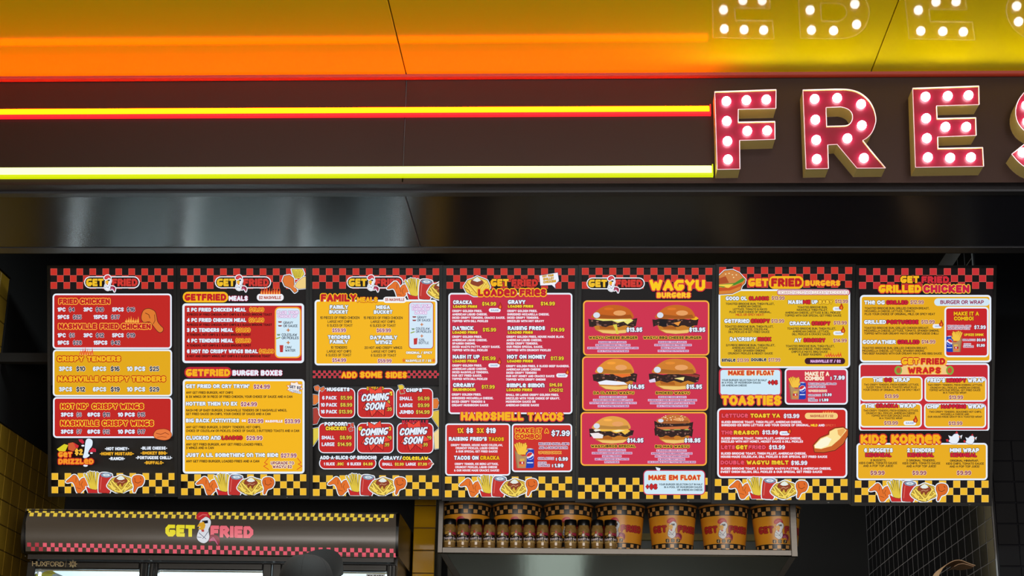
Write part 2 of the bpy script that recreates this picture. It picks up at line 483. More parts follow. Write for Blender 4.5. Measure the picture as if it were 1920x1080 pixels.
# ------------------------------------------------------------------ inks
WH = (232, 240, 252); NV = (34, 24, 52); KK = (24, 19, 20); RD = (192, 36, 32); CR = (196, 40, 66); YE = (226, 168, 22); YB = (244, 182, 24)
OR = (250, 168, 60); CK = (198, 50, 40); CKE = (214, 96, 84); CY_ = (238, 184, 44); CYE = (246, 206, 110); PU = (140, 34, 66); LY = (252, 214, 50); DK = (40, 28, 22)
BG = (26, 21, 22); BR = (206, 98, 34); FRY = (226, 196, 66); SKY = (206, 232, 246); RDB = (214, 54, 40)


def rooster(a, x, y, k, out=None):
    """plain white cockerel emblem between the two words of the shop sign; (x, y) its middle, k its scale"""
    W2 = (236, 240, 248)
    def P(l): return [(x + px * k, y + py * k) for px, py in l]
    body = sm(P([(-13, 12), (-20, 30), (-22, 50), (-10, 64), (8, 70), (24, 60), (30, 42), (26, 14), (34, -4), (36, -22), (26, -36), (8, -40), (-6, -26), (-14, -8)]))
    comb = sm(P([(-6, -28), (-22, -30), (-24, -46), (-8, -62), (16, -64), (30, -48), (32, -34), (18, -42), (4, -34)]))
    tail = sm(P([(24, 44), (40, 34), (62, 38), (74, 56), (66, 84), (56, 66), (42, 60), (30, 66)]))
    if out:
        a.up(); a.stroke(body, 16 * k, out, closed=True); a.stroke(comb, 16 * k, out, closed=True); a.stroke(tail, 16 * k, out, closed=True)
    a.up(); a.poly(tail, (150, 34, 62)); a.up()
    for j in range(3):
        a.stroke(P([(30, 58 + 0 * j), (46 + 4 * j, 46 + 6 * j), (58 + 3 * j, 62 + 6 * j)]), 3 * k, (214, 110, 150))
    a.up(); a.stroke(body, 3 * k, KK, closed=True); a.up(); a.poly(body, W2)
    a.up(); a.poly(comb, (206, 44, 52)); a.up(); a.stroke(P([(-14, -40), (2, -50), (20, -48)]), 4 * k, (236, 110, 110))
    a.up(); a.poly(P([(-2, -24), (24, -26), (24, -14), (8, -12)]), (30, 30, 40))
    a.up(); a.poly(P([(6, -20), (-10, -16), (-22, 0), (-6, 2), (-18, 10), (0, 16), (10, 8), (14, -6)]), (240, 178, 44))
    a.up(); a.poly(P([(-4, 14), (8, 12), (8, 22), (-2, 22)]), (206, 60, 50))
    a.up(); a.stroke(P([(-14, 26), (2, 40), (16, 52)]), 2.4 * k, (70, 80, 110)); a.stroke(P([(24, 22), (12, 40), (2, 50)]), 2.4 * k, (70, 80, 110)); a.stroke(P([(-20, 44), (-4, 46)]), 2.4 * k, (70, 80, 110))


def sign_pill(a, x0, x1, yc, ytop, ybot, xr):
    """white edged black pill with the shop's words and the cockerel in the gap"""
    h = ybot - ytop
    a.rrect(x0, ytop, x1, ybot, h / 2, KK, (236, 236, 244), 9)
    a.text('GET', x0 + 18, xr - 32, yc, h * .66, (240, 190, 40), wt=.29, z=a.z + 1)
    a.text('FRIED', xr + 42, x1 - 20, yc, h * .66, (206, 56, 48), (70, 10, 20), 4, wt=.29, z=a.z + 1)
    a.up(); a.up(); rooster(a, xr, yc, .98, (236, 238, 246))


def foods(a, dx, dy, k=1.0):
    """wing, chips, can, loaded chips and drumstick along the foot of a board"""
    def P(l): return [((px - 80) * k + 80 + dx, (py - 1010) * k + 1010 + dy) for px, py in l]
    def Q(l): return sm(P(l))
    W2 = (240, 244, 250); ST = (70, 40, 24)
    a.blob(Q([(208, 905), (250, 868), (270, 850), (292, 852), (312, 880), (322, 905), (345, 880), (378, 876), (402, 912), (388, 950), (352, 985), (334, 1004), (304, 1000), (284, 940), (262, 908), (222, 914)]), (226, 112, 40), ST, 3, W2, 11)
    a.up(); a.stroke(P([(295, 870), (292, 910)]), 3, ST, disc=False); a.stroke(P([(320, 905), (330, 940)]), 3, ST, disc=False); a.stroke(P([(352, 905), (340, 930), (352, 960)]), 3, ST, disc=False); a.stroke(P([(300, 960), (335, 970)]), 3, ST, disc=False)
    a.up(); fr = [(372, 842, 430, 960), (400, 832, 436, 970), (418, 822, 446, 975), (436, 826, 456, 975), (455, 826, 466, 975), (480, 830, 476, 970), (494, 838, 484, 965), (386, 862, 424, 962)]
    for x0, y0, x1, y1 in fr: a.stroke(P([(x0, y0), (x1, y1)]), 30, W2)
    a.stroke(P([(385, 955), (500, 985), (490, 1000), (405, 1000)]), 22, W2, closed=True)
    a.up()
    for x0, y0, x1, y1 in fr: a.stroke(P([(x0, y0), (x1, y1)]), 17, ST, disc=False)
    a.up()
    for x0, y0, x1, y1 in fr: a.stroke(P([(x0, y0), (x1, y1)]), 12, FRY, disc=False)
    a.blob(P([(385, 948), (420, 972), (470, 980), (505, 958), (498, 1006), (402, 1006)]), (196, 40, 40), KK, 2)
    a.blob(Q([(504, 850), (494, 985), (512, 1003), (560, 1006), (592, 998), (612, 860), (590, 838), (540, 830)]), (190, 48, 44), KK, 3, W2, 11)
    a.up(); a.poly(P([(508, 842), (540, 826), (585, 828), (614, 846), (600, 866), (560, 872), (520, 862)]), (120, 140, 165))
    a.up(); a.poly(P([(526, 844), (548, 836), (580, 838), (598, 850), (578, 860), (540, 858)]), (214, 226, 236)); a.up(); a.stroke(P([(550, 846), (575, 850)]), 3, KK)
    a.stroke(P([(518, 870), (508, 975)]), 6, (222, 110, 100))
    pile = Q([(575, 930), (610, 880), (650, 868), (690, 850), (735, 865), (775, 880), (800, 930), (785, 965), (740, 985), (700, 1004), (660, 1004), (600, 975), (572, 950)])
    a.blob(pile, (216, 176, 60), ST, 3, W2, 11)
    a.up()
    sticks = ((596, 908, 640, 990), (612, 900, 690, 985), (580, 935, 640, 965), (720, 990, 785, 935), (700, 985, 760, 900), (640, 985, 700, 1000), (735, 880, 765, 905), (765, 925, 795, 945), (600, 950, 620, 975), (680, 990, 740, 960))
    for x0, y0, x1, y1 in sticks: a.stroke(P([(x0, y0), (x1, y1)]), 20, ST, disc=False)
    a.up()
    for x0, y0, x1, y1 in sticks: a.stroke(P([(x0, y0), (x1, y1)]), 14, (244, 214, 92), disc=False)
    a.blob(Q([(630, 905), (640, 875), (690, 862), (735, 880), (745, 905), (715, 925), (700, 950), (685, 920), (665, 945), (655, 918)]), (140, 62, 36), ST, 2)
    a.up(); a.poly(P([(650, 880), (670, 862), (690, 852), (712, 866), (725, 882), (700, 892), (672, 892)]), (226, 234, 226))
    a.up(); a.stroke(P([(660, 915), (680, 905), (700, 915), (720, 905)]), 4, (214, 170, 130))
    a.blob(Q([(790, 900), (800, 862), (840, 850), (880, 862), (892, 900), (872, 940), (835, 955), (812, 998), (800, 990), (806, 945)]), (220, 104, 36), ST, 3, W2, 11)
    a.up(); a.stroke(P([(812, 875), (815, 910), (840, 920), (866, 905)]), 4, ST, disc=False); a.stroke(P([(860, 870), (868, 885)]), 4, ST, disc=False)


def flame(a, x, y, k=1.0):
    a.blob([(x - 12 * k, y + 22 * k), (x - 18 * k, y + 4 * k), (x - 4 * k, y - 10 * k), (x, y - 30 * k), (x + 10 * k, y - 8 * k), (x + 16 * k, y + 8 * k), (x + 8 * k, y + 24 * k)], (206, 50, 20), (90, 16, 10), 3)
    a.up(); a.poly([(x - 5 * k, y + 18 * k), (x - 6 * k, y + 6 * k), (x + 2 * k, y - 6 * k), (x + 8 * k, y + 8 * k), (x + 4 * k, y + 20 * k)], (240, 140, 30))


def hot_pill(a, x0, x1, yc, fx, fy):
    a.rrect(x0, yc - 18, x1, yc + 18, 17, (236, 240, 250)); a.text('SAUCE', x0 + 18, x1 - 18, yc, 15, (120, 150, 190), wt=.2, z=a.z + 1)
    a.up(); a.up(); flame(a, fx, fy)


def flames_row(a, x0, x1, y, h, n, c=(222, 74, 30)):
    a.up()
    for i in range(n):
        x = x0 + (x1 - x0) * (i + .5) / n; hh = h * (.6 + .4 * math.sin(i * 2.3) ** 2); w_ = (x1 - x0) / n * .52
        a.poly([(x - w_, y), (x - w_ * .7, y - hh * .45), (x - w_ * .1, y - hh * .5), (x + w_ * .2, y - hh), (x + w_ * .8, y - hh * .4), (x + w_, y)], c)
    a.up()
    for i in range(n):
        x = x0 + (x1 - x0) * (i + .5) / n; w_ = (x1 - x0) / n * .25
        a.poly([(x - w_, y), (x, y - h * .35), (x + w_, y)], (246, 190, 90))


def burst(a, cx, cy, rx, ry, n, c, out=None, inner=.68, ow=4, rot=0.3):
    p = []
    for i in range(2 * n):
        t = math.pi * i / n + rot; r = 1 if i % 2 == 0 else inner * (.9 + .2 * ((i * 7) % 3) / 2)
        p.append((cx + rx * r * math.cos(t), cy + ry * r * math.sin(t)))
    a.blob(p, c, out, ow)


def combo_pic(a, x, y, k, mirror=1):
    """chips in a brown card cup beside a blue can"""
    def P(l): return [(x + mirror * px * k, y + py * k) for px, py in l]
    a.up(); a.poly(P([(108, 50), (150, 42), (180, 52), (180, 205), (165, 215), (108, 215)]), (26, 60, 176)); a.up(); a.poly(P([(112, 46), (150, 40), (176, 48), (150, 54)]), (190, 200, 214))
    a.up(); a.ell(x + mirror * 146 * k, y + 108 * k, 32 * k, 34 * k, (236, 240, 246)); a.up()
    a.poly(P([(116, 98), (128, 82), (150, 76), (168, 84), (160, 96), (140, 112), (116, 116)]), (206, 40, 50)); a.poly(P([(122, 128), (146, 124), (172, 104), (176, 118), (160, 136), (138, 140)]), (30, 70, 190))
    a.stroke(P([(122, 168), (168, 168)]), 9 * k, (226, 232, 244))
    a.up(); fr = ((14, 10, 45, 90), (30, 0, 60, 90), (50, -6, 66, 90), (68, 2, 76, 90), (88, 6, 84, 90), (104, 0, 92, 85), (112, 18, 96, 90), (22, 30, 50, 95), (78, 30, 100, 90), (118, 60, 92, 88))
    for x0, y0, x1, y1 in fr: a.stroke(P([(x0, y0), (x1, y1)]), 20 * k, (176, 110, 24))
    a.up()
    for x0, y0, x1, y1 in fr: a.stroke(P([(x0, y0), (x1, y1)]), 13 * k, (244, 194, 66))
    a.up(); a.poly(P([(8, 55), (40, 90), (80, 110), (118, 104), (108, 215), (28, 215)]), (178, 140, 96)); a.up(); a.poly(P([(8, 55), (22, 68), (38, 215), (28, 215)]), (150, 112, 72)); a.poly(P([(48, 158), (96, 158), (94, 180), (50, 180)]), (196, 40, 44))
    xs = sorted((x + mirror * 56 * k, x + mirror * 96 * k))
    a.text('GET', xs[0], xs[1], y + 144 * k, 22 * k, (250, 200, 60), wt=.26, z=a.z + 1); a.text('&', (xs[0] + xs[1]) / 2 - 7 * k, (xs[0] + xs[1]) / 2 + 7 * k, y + 168 * k, 18 * k, WH, z=a.z + 1); a.text('FRIED', xs[0] - 6 * k, xs[1] + 8 * k, y + 192 * k, 20 * k, (244, 120, 50), wt=.26, z=a.z + 1)
    a.up(); a.up()


def burger_pic(a, x0, x1, y0, y1, kind):
    w_ = x1 - x0; h = y1 - y0; rnd = random.Random(kind * 11 + 3)
    def X(u): return x0 + u * w_
    def Y(v): return y0 + v * h
    bun = [(196, 96, 20), (200, 104, 26), (222, 142, 46), (206, 124, 40), (226, 160, 70), (196, 110, 50)][kind]
    hi = (232, 160, 96)
    thick = .44 if kind != 5 else .27
    # bottom bun
    a.up(); a.poly([(X(.10), Y(.66)), (X(.15), Y(.86)), (X(.28), Y(.97)), (X(.5), Y(1.0)), (X(.75), Y(.97)), (X(.88), Y(.84)), (X(.92), Y(.66))], (196, 122, 36))
    a.up(); a.poly([(X(.18), Y(.86)), (X(.3), Y(.96)), (X(.5), Y(.99)), (X(.76), Y(.96)), (X(.86), Y(.84)), (X(.6), Y(.88)), (X(.35), Y(.87))], (238, 196, 110))
    a.poly([(X(.22), Y(.7)), (X(.5), Y(.74)), (X(.52), Y(.84)), (X(.24), Y(.82))], (170, 92, 24))
    # patty layers
    for L in range(2 if kind == 5 else 1):
        yb = [.66, .42][L] if kind == 5 else .64
        yt = yb - .17
        top = [(X(u), Y(yt + .03 * math.sin(u * 17 + kind) + .02 * rnd.random())) for u in np.linspace(.0, 1.0, 15)]
        bot = [(X(u), Y(yb + .09 + .035 * math.sin(u * 23 + kind * 2))) for u in np.linspace(.97, .02, 15)]
        a.up(); a.poly(top + bot, (46, 26, 24))
        a.up()
        for i in range(26):
            u, v = rnd.uniform(.05, .95), rnd.uniform(yt + .04, yb + .07)
            a.ell(X(u), Y(v), w_ * rnd.uniform(.012, .035), h * rnd.uniform(.012, .03), [(120, 74, 64), (80, 48, 44), (150, 106, 92), (30, 18, 18)][i % 4], n=7, z=a.z + .25 * i)
        a.z += 8
        if kind == 0 or kind == 4:
            a.poly([(X(.12), Y(yt + .02)), (X(.25), Y(yt - .02)), (X(.85), Y(yt - .01)), (X(.92), Y(yt + .06)), (X(.8), Y(yt + .2)), (X(.72), Y(yt + .1)), (X(.6), Y(yt + .15)), (X(.48), Y(yt + .07)), (X(.3), Y(yt + .08))], (236, 226, 120) if kind == 0 else (240, 190, 70))
            a.up(); a.poly([(X(.5), Y(yt + .06)), (X(.66), Y(yt + .02)), (X(.8), Y(yt + .05)), (X(.62), Y(yt + .1))], (244, 240, 190))
        if kind == 0: a.poly([(X(.50), Y(.68)), (X(.58), Y(.66)), (X(.60), Y(.85)), (X(.62), Y(1.0)), (X(.57), Y(1.0)), (X(.55), Y(.84))], (222, 206, 70))
        if kind == 1: a.poly([(X(.84), Y(.42)), (X(.95), Y(.40)), (X(1.0), Y(.47)), (X(.94), Y(.52)), (X(.84), Y(.5))], (240, 180, 20)); a.poly([(X(.45), Y(.62)), (X(.62), Y(.56)), (X(.56), Y(.72))], (236, 150, 60)); a.poly([(X(.16), Y(.5)), (X(.32), Y(.52)), (X(.3), Y(.74)), (X(.14), Y(.72))], (20, 14, 22))
        if kind == 2: a.poly([(X(.4), Y(.44)), (X(.82), Y(.42)), (X(.86), Y(.54)), (X(.66), Y(.6)), (X(.5), Y(.52))], (230, 110, 40)); a.poly([(X(.12), Y(.74)), (X(.3), Y(.68)), (X(.7), Y(.74)), (X(.78), Y(.82)), (X(.5), Y(.84)), (X(.16), Y(.82))], (236, 238, 250))
        if kind == 3: a.poly([(X(.6), Y(.42)), (X(.98), Y(.52)), (X(1.0), Y(.58)), (X(.9), Y(.58)), (X(.6), Y(.5))], (150, 50, 44)); a.poly([(X(.5), Y(.62)), (X(.7), Y(.58)), (X(.68), Y(.7))], (240, 222, 140)); a.poly([(X(.0), Y(.68)), (X(.12), Y(.62)), (X(.14), Y(.74)), (X(.02), Y(.76))], (220, 210, 232))
        if kind == 4: a.poly([(X(.02), Y(.62)), (X(.2), Y(.6)), (X(.32), Y(.68)), (X(.3), Y(.8)), (X(.1), Y(.8))], (240, 232, 232)); a.poly([(X(.1), Y(.5)), (X(.2), Y(.42)), (X(.26), Y(.52)), (X(.14), Y(.56))], (240, 236, 220))
        if kind == 5: a.poly([(X(.1), Y(yt + .01)), (X(.85), Y(yt - .02)), (X(.9), Y(yt + .05)), (X(.6), Y(yt + .04)), (X(.3), Y(yt + .06))], (240, 180, 50) if L else (150, 176, 90))
    if kind == 5: a.up(); a.poly([(X(.05), Y(.44)), (X(.5), Y(.42)), (X(.9), Y(.4)), (X(.86), Y(.5)), (X(.2), Y(.52))], (206, 112, 60))
    # top bun
    yb = thick + .01
    dome = sm([(X(.08), Y(yb)), (X(.09), Y(yb - .12)), (X(.17), Y(yb * .45)), (X(.30), Y(yb * .14)), (X(.46), Y(0)), (X(.62), Y(.01)), (X(.78), Y(yb * .2)), (X(.88), Y(yb * .52)), (X(.92), Y(yb)), (X(.7), Y(yb + .03)), (X(.4), Y(yb + .035))])
    a.up(); a.poly(dome, bun)
    a.up(); a.poly([(X(.13), Y(yb)), (X(.18), Y(yb * .7)), (X(.5), Y(yb * .82)), (X(.86), Y(yb * .74)), (X(.9), Y(yb)), (X(.6), Y(yb + .02))], tuple(int(v * .8) for v in bun))
    a.up(); a.ell(X(.64), Y(yb * .62), w_ * .13, h * yb * .2, hi, n=14); a.ell(X(.17), Y(yb * .78), w_ * .07, h * yb * .22, (214, 222, 236), n=12)
    if kind == 5:
        for i in range(24): a.ell(X(rnd.uniform(.2, .85)), Y(rnd.uniform(.05, .22)), w_ * .016, h * .014, (250, 226, 180), n=6)
    else:
        a.ell(X(.42), Y(yb * .3), w_ * .1, h * yb * .1, tuple(min(255, int(v * 1.12)) for v in bun), n=12)
    a.up()


def toast_pic(a, P):
    a.blob(P[0], (206, 112, 40), (80, 40, 20), 4, ); a.up(); a.poly(P[1], (250, 226, 160)); a.up(); a.poly(P[2], (250, 240, 206))


# ------------------------------------------------------------------ the seven menu boards
def board_fried():
    a = Art(); a.crop(80, 490, 4.696)
    a.rect(62, 55, 1172, 1092, BG); a.up()
    a.crop(80, 490, 4.696); a.checks(70, 63, 1156, 242, 19, 3, CK, CKE)
    sign_pill(a, 365, 855, 186, 132, 238, 568)
    a.rrect(88, 284, 1137, 772, 32, RD, WH, 14)
    a.rrect(90, 776, 1140, 1190, 32, YE, WH, 14)
    H = dict(wt=.27)
    a.text('FRIED', 145, 312, 352, 50, (186, 30, 36), OR, 11, **H); a.text('CHICKEN', 332, 594, 352, 50, (186, 30, 36), OR, 11, **H)
    a.text('NASHVILLE', 142, 476, 572, 50, (186, 30, 36), OR, 11, **H); a.text('FRIED', 508, 672, 572, 50, (186, 30, 36), OR, 11, **H); a.text('CHICKEN', 694, 954, 572, 50, (186, 30, 36), OR, 11, **H)
    flames_row(a, 725, 850, 538, 60, 6, (244, 160, 60)); flames_row(a, 322, 445, 824, 80, 6, (226, 70, 40))
    for y, it in ((424, (('1PC', 133, 203, '$4', 232, 284), ('3PC', 362, 440, '$10', 468, 540), ('5PCS', 614, 716, '$16', 742, 815))), (490, (('9PCS', 133, 237, '$25', 268, 345), ('15PCS', 450, 572, '$37', 604, 680))),
                  (651, (('1PC', 133, 205, '$5', 236, 284), ('3PC', 362, 440, '$12', 470, 542), ('5PCS', 614, 716, '$19', 742, 815))), (716, (('9PCS', 133, 235, '$28', 268, 347), ('15PCS', 450, 572, '$42', 604, 684)))):
        for t, x0, x1, p, x2, x3 in it: a.text(t, x0, x1, y, 38, WH, (70, 60, 110), 2, wt=.25); a.text(p, x2, x3, y, 38, NV, (236, 222, 232), 4, wt=.2)
    a.text('CRISPY', 130, 364, 858, 48, YB, (186, 36, 24), 11, **H); a.text('TENDERS', 392, 690, 858, 48, YB, (186, 36, 24), 11, **H)
    a.text('NASHVILLE', 135, 496, 1035, 50, YB, (186, 36, 24), 11, **H); a.text('CRISPY', 516, 764, 1035, 50, YB, (186, 36, 24), 11, **H); a.text('TENDERS', 785, 1086, 1035, 50, YB, (186, 36, 24), 11, **H)
    for y, pr in ((946, ('$10', '$16', '$25')), (1126, ('$12', '$19', '$29'))):
        for t, x0, x1, p, x2, x3 in (('3PCS', 146, 262, pr[0], 297, 377), ('6PCS', 444, 562, pr[1], 600, 680), ('10 PCS', 744, 906, pr[2], 942, 1028)):
            a.text(t, x0, x1, y, 42, WH, DK, 4, wt=.26); a.text(p, x2, x3, y, 42, KK, (236, 236, 240), 4, wt=.2)
    a.blob(sm([(870, 500), (880, 450), (900, 425), (940, 418), (985, 440), (1000, 480), (1010, 530), (1040, 570), (1060, 590), (1055, 615), (1030, 625), (1000, 600), (970, 560), (940, 530), (890, 535)]), (222, 120, 46), (80, 34, 20), 5)
    a.up(); a.stroke([(905, 455), (935, 470), (945, 500)], 6, (110, 50, 24)); a.stroke([(985, 470), (990, 520), (975, 550)], 5, (110, 50, 24))
    a.crop(80, 710, 4.696)
    a.rrect(92, 162, 1142, 522, 32, RD, WH, 14)
    a.text('HOT ND\'', 160, 402, 244, 52, (200, 40, 30), LY, 9, **H); a.text('CRISPY', 436, 662, 244, 52, (200, 40, 30), LY, 9, **H); a.text('WINGS', 684, 892, 244, 52, (200, 40, 30), LY, 9, **H)
    a.text('NASHVILLE', 160, 498, 392, 52, (200, 40, 30), LY, 9, **H); a.text('CRISPY', 526, 752, 392, 52, (200, 40, 30), LY, 9, **H); a.text('WINGS', 776, 980, 392, 52, (200, 40, 30), LY, 9, **H)
    for y, pr in ((316, ('$6', '$11', '$15')), (466, ('$7', '$12', '$17'))):
        for t, x0, x1, p, x2, x3 in (('3PCS', 163, 272, pr[0], 300, 345), ('6PCS', 396, 508, pr[1], 532, 592), ('10 PCS', 664, 814, pr[2], 836, 904)):
            a.text(t, x0, x1, y, 38, WH, (60, 40, 100), 3, wt=.26); a.text(p, x2, x3, y, 38, NV, (238, 226, 234), 4, wt=.2)
    a.blob(sm([(978, 490), (1000, 455), (1040, 445), (1080, 445), (1115, 460), (1135, 490), (1120, 525), (1080, 540), (1030, 535), (990, 520)]), (232, 122, 60), (110, 40, 20), 4)
    a.up(); a.stroke([(1000, 480), (1040, 490), (1080, 475), (1110, 490)], 5, (130, 50, 24)); a.stroke([(1010, 515), (1050, 510), (1090, 515)], 4, (130, 50, 24))
    # sauce lettering
    a.up(); a.poly([(125, 620), (190, 575), (225, 585), (200, 640), (150, 645)], (220, 206, 40)); a.poly([(225, 570), (265, 560), (310, 600), (270, 640), (225, 625)], (206, 90, 50)); a.poly([(270, 560), (320, 590), (300, 630)], (206, 40, 50))
    a.up(); a.poly([(315, 535), (350, 532), (368, 560), (355, 575), (325, 555)], (196, 36, 60)); a.poly([(405, 645), (440, 608), (470, 620), (470, 645)], (196, 36, 60))
    a.poly(sm([(380, 545), (410, 528), (438, 545), (436, 590), (412, 625), (400, 660), (415, 675), (380, 700), (355, 690), (368, 640)]), (224, 238, 252)); a.ell(355, 590, 14, 8, WH); a.ell(430, 655, 12, 7, WH); a.ell(378, 765, 20, 10, WH)
    a.text('GeT', 140, 262, 668, 46, (244, 160, 40), (196, 32, 28), 11, wt=.3, z=210); a.text('$2', 285, 356, 645, 58, (246, 190, 60), KK, 8, wt=.28, z=212); a.text('DRIZZLeD', 140, 450, 728, 48, (244, 150, 40), (196, 32, 28), 11, wt=.3, z=212)
    OY = (240, 176, 40)
    for t, x0, x1, y, c in (('-HOT HONEY-', 550, 762, 616, WH), ('-HONEY MUSTARD-', 505, 806, 660, OY), ('-RANCH-', 586, 726, 703, WH), ('-BLUE CHEESE-', 866, 1098, 611, WH), ('-SMOKEY BBQ-', 864, 1100, 654, OY), ('-PORTUGESE CHILLI-', 822, 1142, 695, WH), ('-BUFFALO-', 897, 1068, 739, OY)):
        a.text(t, x0, x1, y, 30, c, wt=.27)
    a.checks(80, 831, 1166, 1010, 19, 3, CY_, CYE); foods(a, 0, 0)
    return a


def board_meals():
    a = Art(); a.crop(330, 490, 4.696)
    a.rect(34, 55, 1158, 1092, BG); a.up(); a.checks(40, 63, 1144, 242, 19, 3, CK, CKE)
    sign_pill(a, 342, 838, 186, 132, 238, 550)
    a.blob([(940, 170), (955, 130), (1000, 122), (1035, 150), (1040, 210), (1066, 260), (1045, 275), (1010, 235), (960, 215)], (222, 120, 50), KK, 4, WH, 11)
    a.blob([(1020, 70), (1110, 68), (1128, 110), (1100, 150), (1050, 150), (1030, 110)], (222, 200, 70), KK, 3, WH, 11); a.up()
    for i in range(6): a.stroke([(1030 + i * 15, 74 + (i % 3) * 6), (1050 + i * 8, 140)], 4, (150, 130, 30), disc=False)
    a.blob([(1060, 150), (1095, 150), (1085, 165)], (200, 40, 50)); a.blob([(1045, 220), (1070, 180), (1120, 140), (1144, 138), (1144, 235), (1080, 242)], (238, 206, 130), (120, 70, 30), 3, WH, 8)
    a.rrect(60, 268, 460, 362, 44, YB)
    a.text('GETFRIED', 78, 444, 316, 62, (190, 28, 36), wt=.28); a.text('meALS'.upper(), 466, 634, 326, 46, WH, (190, 40, 90), 6, wt=.3)
    a.rrect(712, 286, 948, 348, 28, (240, 240, 246)); a.text('$2 NASHVILLE', 732, 926, 319, 30, (180, 60, 20), wt=.24); flames_row(a, 742, 922, 290, 92, 8)
    a.rrect(56, 370, 1128, 896, 30, RD, WH, 20)
    a.rrect(870, 402, 1102, 852, 40, (210, 234, 248), (246, 170, 50), 12)
    for t, x0, x1, p, x2, x3, y in (('2 PC FRIED CHICKEN MEAL', 98, 618, '$19.99', 648, 775, 426), ('4 PC FRIED CHICKEN MEAL', 98, 620, '$24.99', 642, 775, 517), ('3 PC TENDERS MEAL', 98, 506, '$21.99', 528, 656, 605), ('4 PC TENDERS MEAL', 98, 506, '$23.99', 526, 658, 698), ('6 HOT nD CRISPY WInGS meAL', 98, 722, '$19.99', 732, 862, 792)):
        a.text(t, x0, x1, y, 36, WH, (60, 30, 70), 3, wt=.31); a.text(p, x2, x3, y, 38, (210, 60, 30), LY, 5, wt=.19)
    for t, x1, y in (('2 PIECES OF FRIED CHICKEN, HOT CHIPS & 2 SLICES BRIOCHE TOAST', 846, 468), ('4 PIECES OF FRIED CHICKEN, HOT CHIPS & 2 SLICES BRIOCHE TOAST', 846, 558), ('3 TENDERS, HOT CHIPS & 2 SLICES BRIOCHE TOAST', 660, 646), ('4 TENDERS, HOT CHIPS & 2 SLICES BRIOCHE TOAST', 662, 740), ('6 HOT AND CRISPY WINGS, HOT CHIPS & 2 SLICES BRIOCHE TOAST', 834, 834)):
        a.text(t, 98, x1, y, 22, (40, 10, 12), wt=.22)
    PK = (226, 170, 220)
    a.text('PLUS YOUR', 892, 1080, 450, 30, (236, 226, 250), (190, 100, 170), 4, wt=.3); a.text('CHOICE OF', 898, 1068, 484, 26, (236, 226, 250), (190, 100, 170), 4, wt=.3)
    for t, x0, x1, y in (('GRAVY', 946, 1032, 540), ('OR SAUCE', 946, 1072, 568), ('COLESLAW', 932, 1066, 646), ('OR PICKLES', 932, 1082, 674), ('CAN/', 962, 1020, 756), ('WATER', 962, 1052, 784)): a.text(t, x0, x1, y, 24, (30, 40, 60), wt=.18)
    a.up()
    for x, y in ((988, 606), (988, 716)): a.stroke([(x - 12, y), (x + 12, y)], 8, (200, 110, 40)); a.stroke([(x, y - 12), (x, y + 12)], 8, (200, 110, 40))
    for y in (528, 562): a.poly([(898, y), (934, y), (928, y + 12), (904, y + 12)], (150, 60, 50))
    a.poly([(888, 640), (920, 640), (914, 655), (894, 655)], (120, 150, 120)); a.stroke([(886, 680), (916, 670)], 10, (150, 170, 60)); a.poly([(912, 738), (946, 738), (942, 800), (916, 800)], (190, 50, 50))
    a.rrect(74, 930, 492, 1026, 46, (190, 30, 50)); a.text('GETFRIED', 88, 478, 980, 64, (246, 176, 30), wt=.28); a.text('BURGER BOXES', 498, 938, 982, 50, WH, (190, 40, 90), 6, wt=.3)
    a.crop(330, 710, 4.696)
    a.rrect(60, 4, 1132, 836, 30, YB, WH, 18)
    for t, x0, x1, p, x2, x3, y in (("GET FRIED OR CRY TRYIN'", 88, 648, '$24.99', 684, 828, 66), ('HOTTER THEN YO EX', 88, 540, '$24.99', 572, 714, 220), ('BIG BACK ACTIVITIeS', 88, 558, '$32.99', 634, 770, 368), ('JUST A LIL SOmeTHInG On THe SIDe', 90, 902, '$27.99', 924, 1062, 672)):
        a.text(t, x0, x1, y, 36, WH, (40, 40, 60), 5, wt=.31); a.text(p, x2, x3, y + 4, 38, PU, (250, 236, 240), 5, wt=.2)
    a.text('CLUCKeD AnD', 90, 396, 520, 36, WH, (40, 40, 60), 5, wt=.31); a.text('LOADeD', 404, 588, 520, 36, (206, 40, 50), (60, 20, 20), 5, wt=.31); a.text('$29.99', 620, 762, 522, 38, PU, (250, 236, 240), 5, wt=.2)
    a.text('OG', 580, 618, 370, 22, (250, 246, 246), (200, 70, 60), 3, wt=.3); a.text('NASHVILLE', 788, 940, 374, 24, (250, 246, 246), (200, 70, 60), 3, wt=.3); a.text('$33.99', 958, 1094, 374, 38, PU, (250, 236, 240), 5, wt=.2)
    for t, x1, y in (('ANY GET FRIED BURGER, HOT CHIPS', 504, 122), ('& 3X WINGS OR 1X PIECE OF FRIED CHICKEN, YOUR CHOICE OF SAUCE AND A CAN', 1026, 158), ('NASH ME UP BABY BURGER, 2 NASHVILLE TENDERS OR 3 NASHVILLE WINGS,', 978, 278), ('GET FRIED SAUCE ON CHIPS, YOUR CHOICE OF SAUCE AND A CAN', 834, 310),
                     ('ANY GET FRIED BURGER, 3 CRISPY TENDERS, HOT CHIPS,', 748, 426), ('CHOICE OF COLESLAW OR PICKLES, CHOICE OF SAUCE, 2 BUTTERED TOASTS AND A CAN', 1086, 458), ('ANY GET FRIED BURGER, ANY GET FRIED LOADED FRIES,', 766, 578), ('3 WINGS AND A CAN', 334, 608), ('ANY GET FRIED BURGER, LOADED FRIES AND A CAN', 734, 726)):
        a.text(t, 90, x1, y, 23, DK, wt=.2)
    a.text('UPGRADE TO', 836, 1040, 742, 28, PU, (252, 240, 214), 6, wt=.22); a.text('WAGYU $2', 852, 1022, 774, 28, PU, (252, 240, 214), 6, wt=.22)
    a.up()
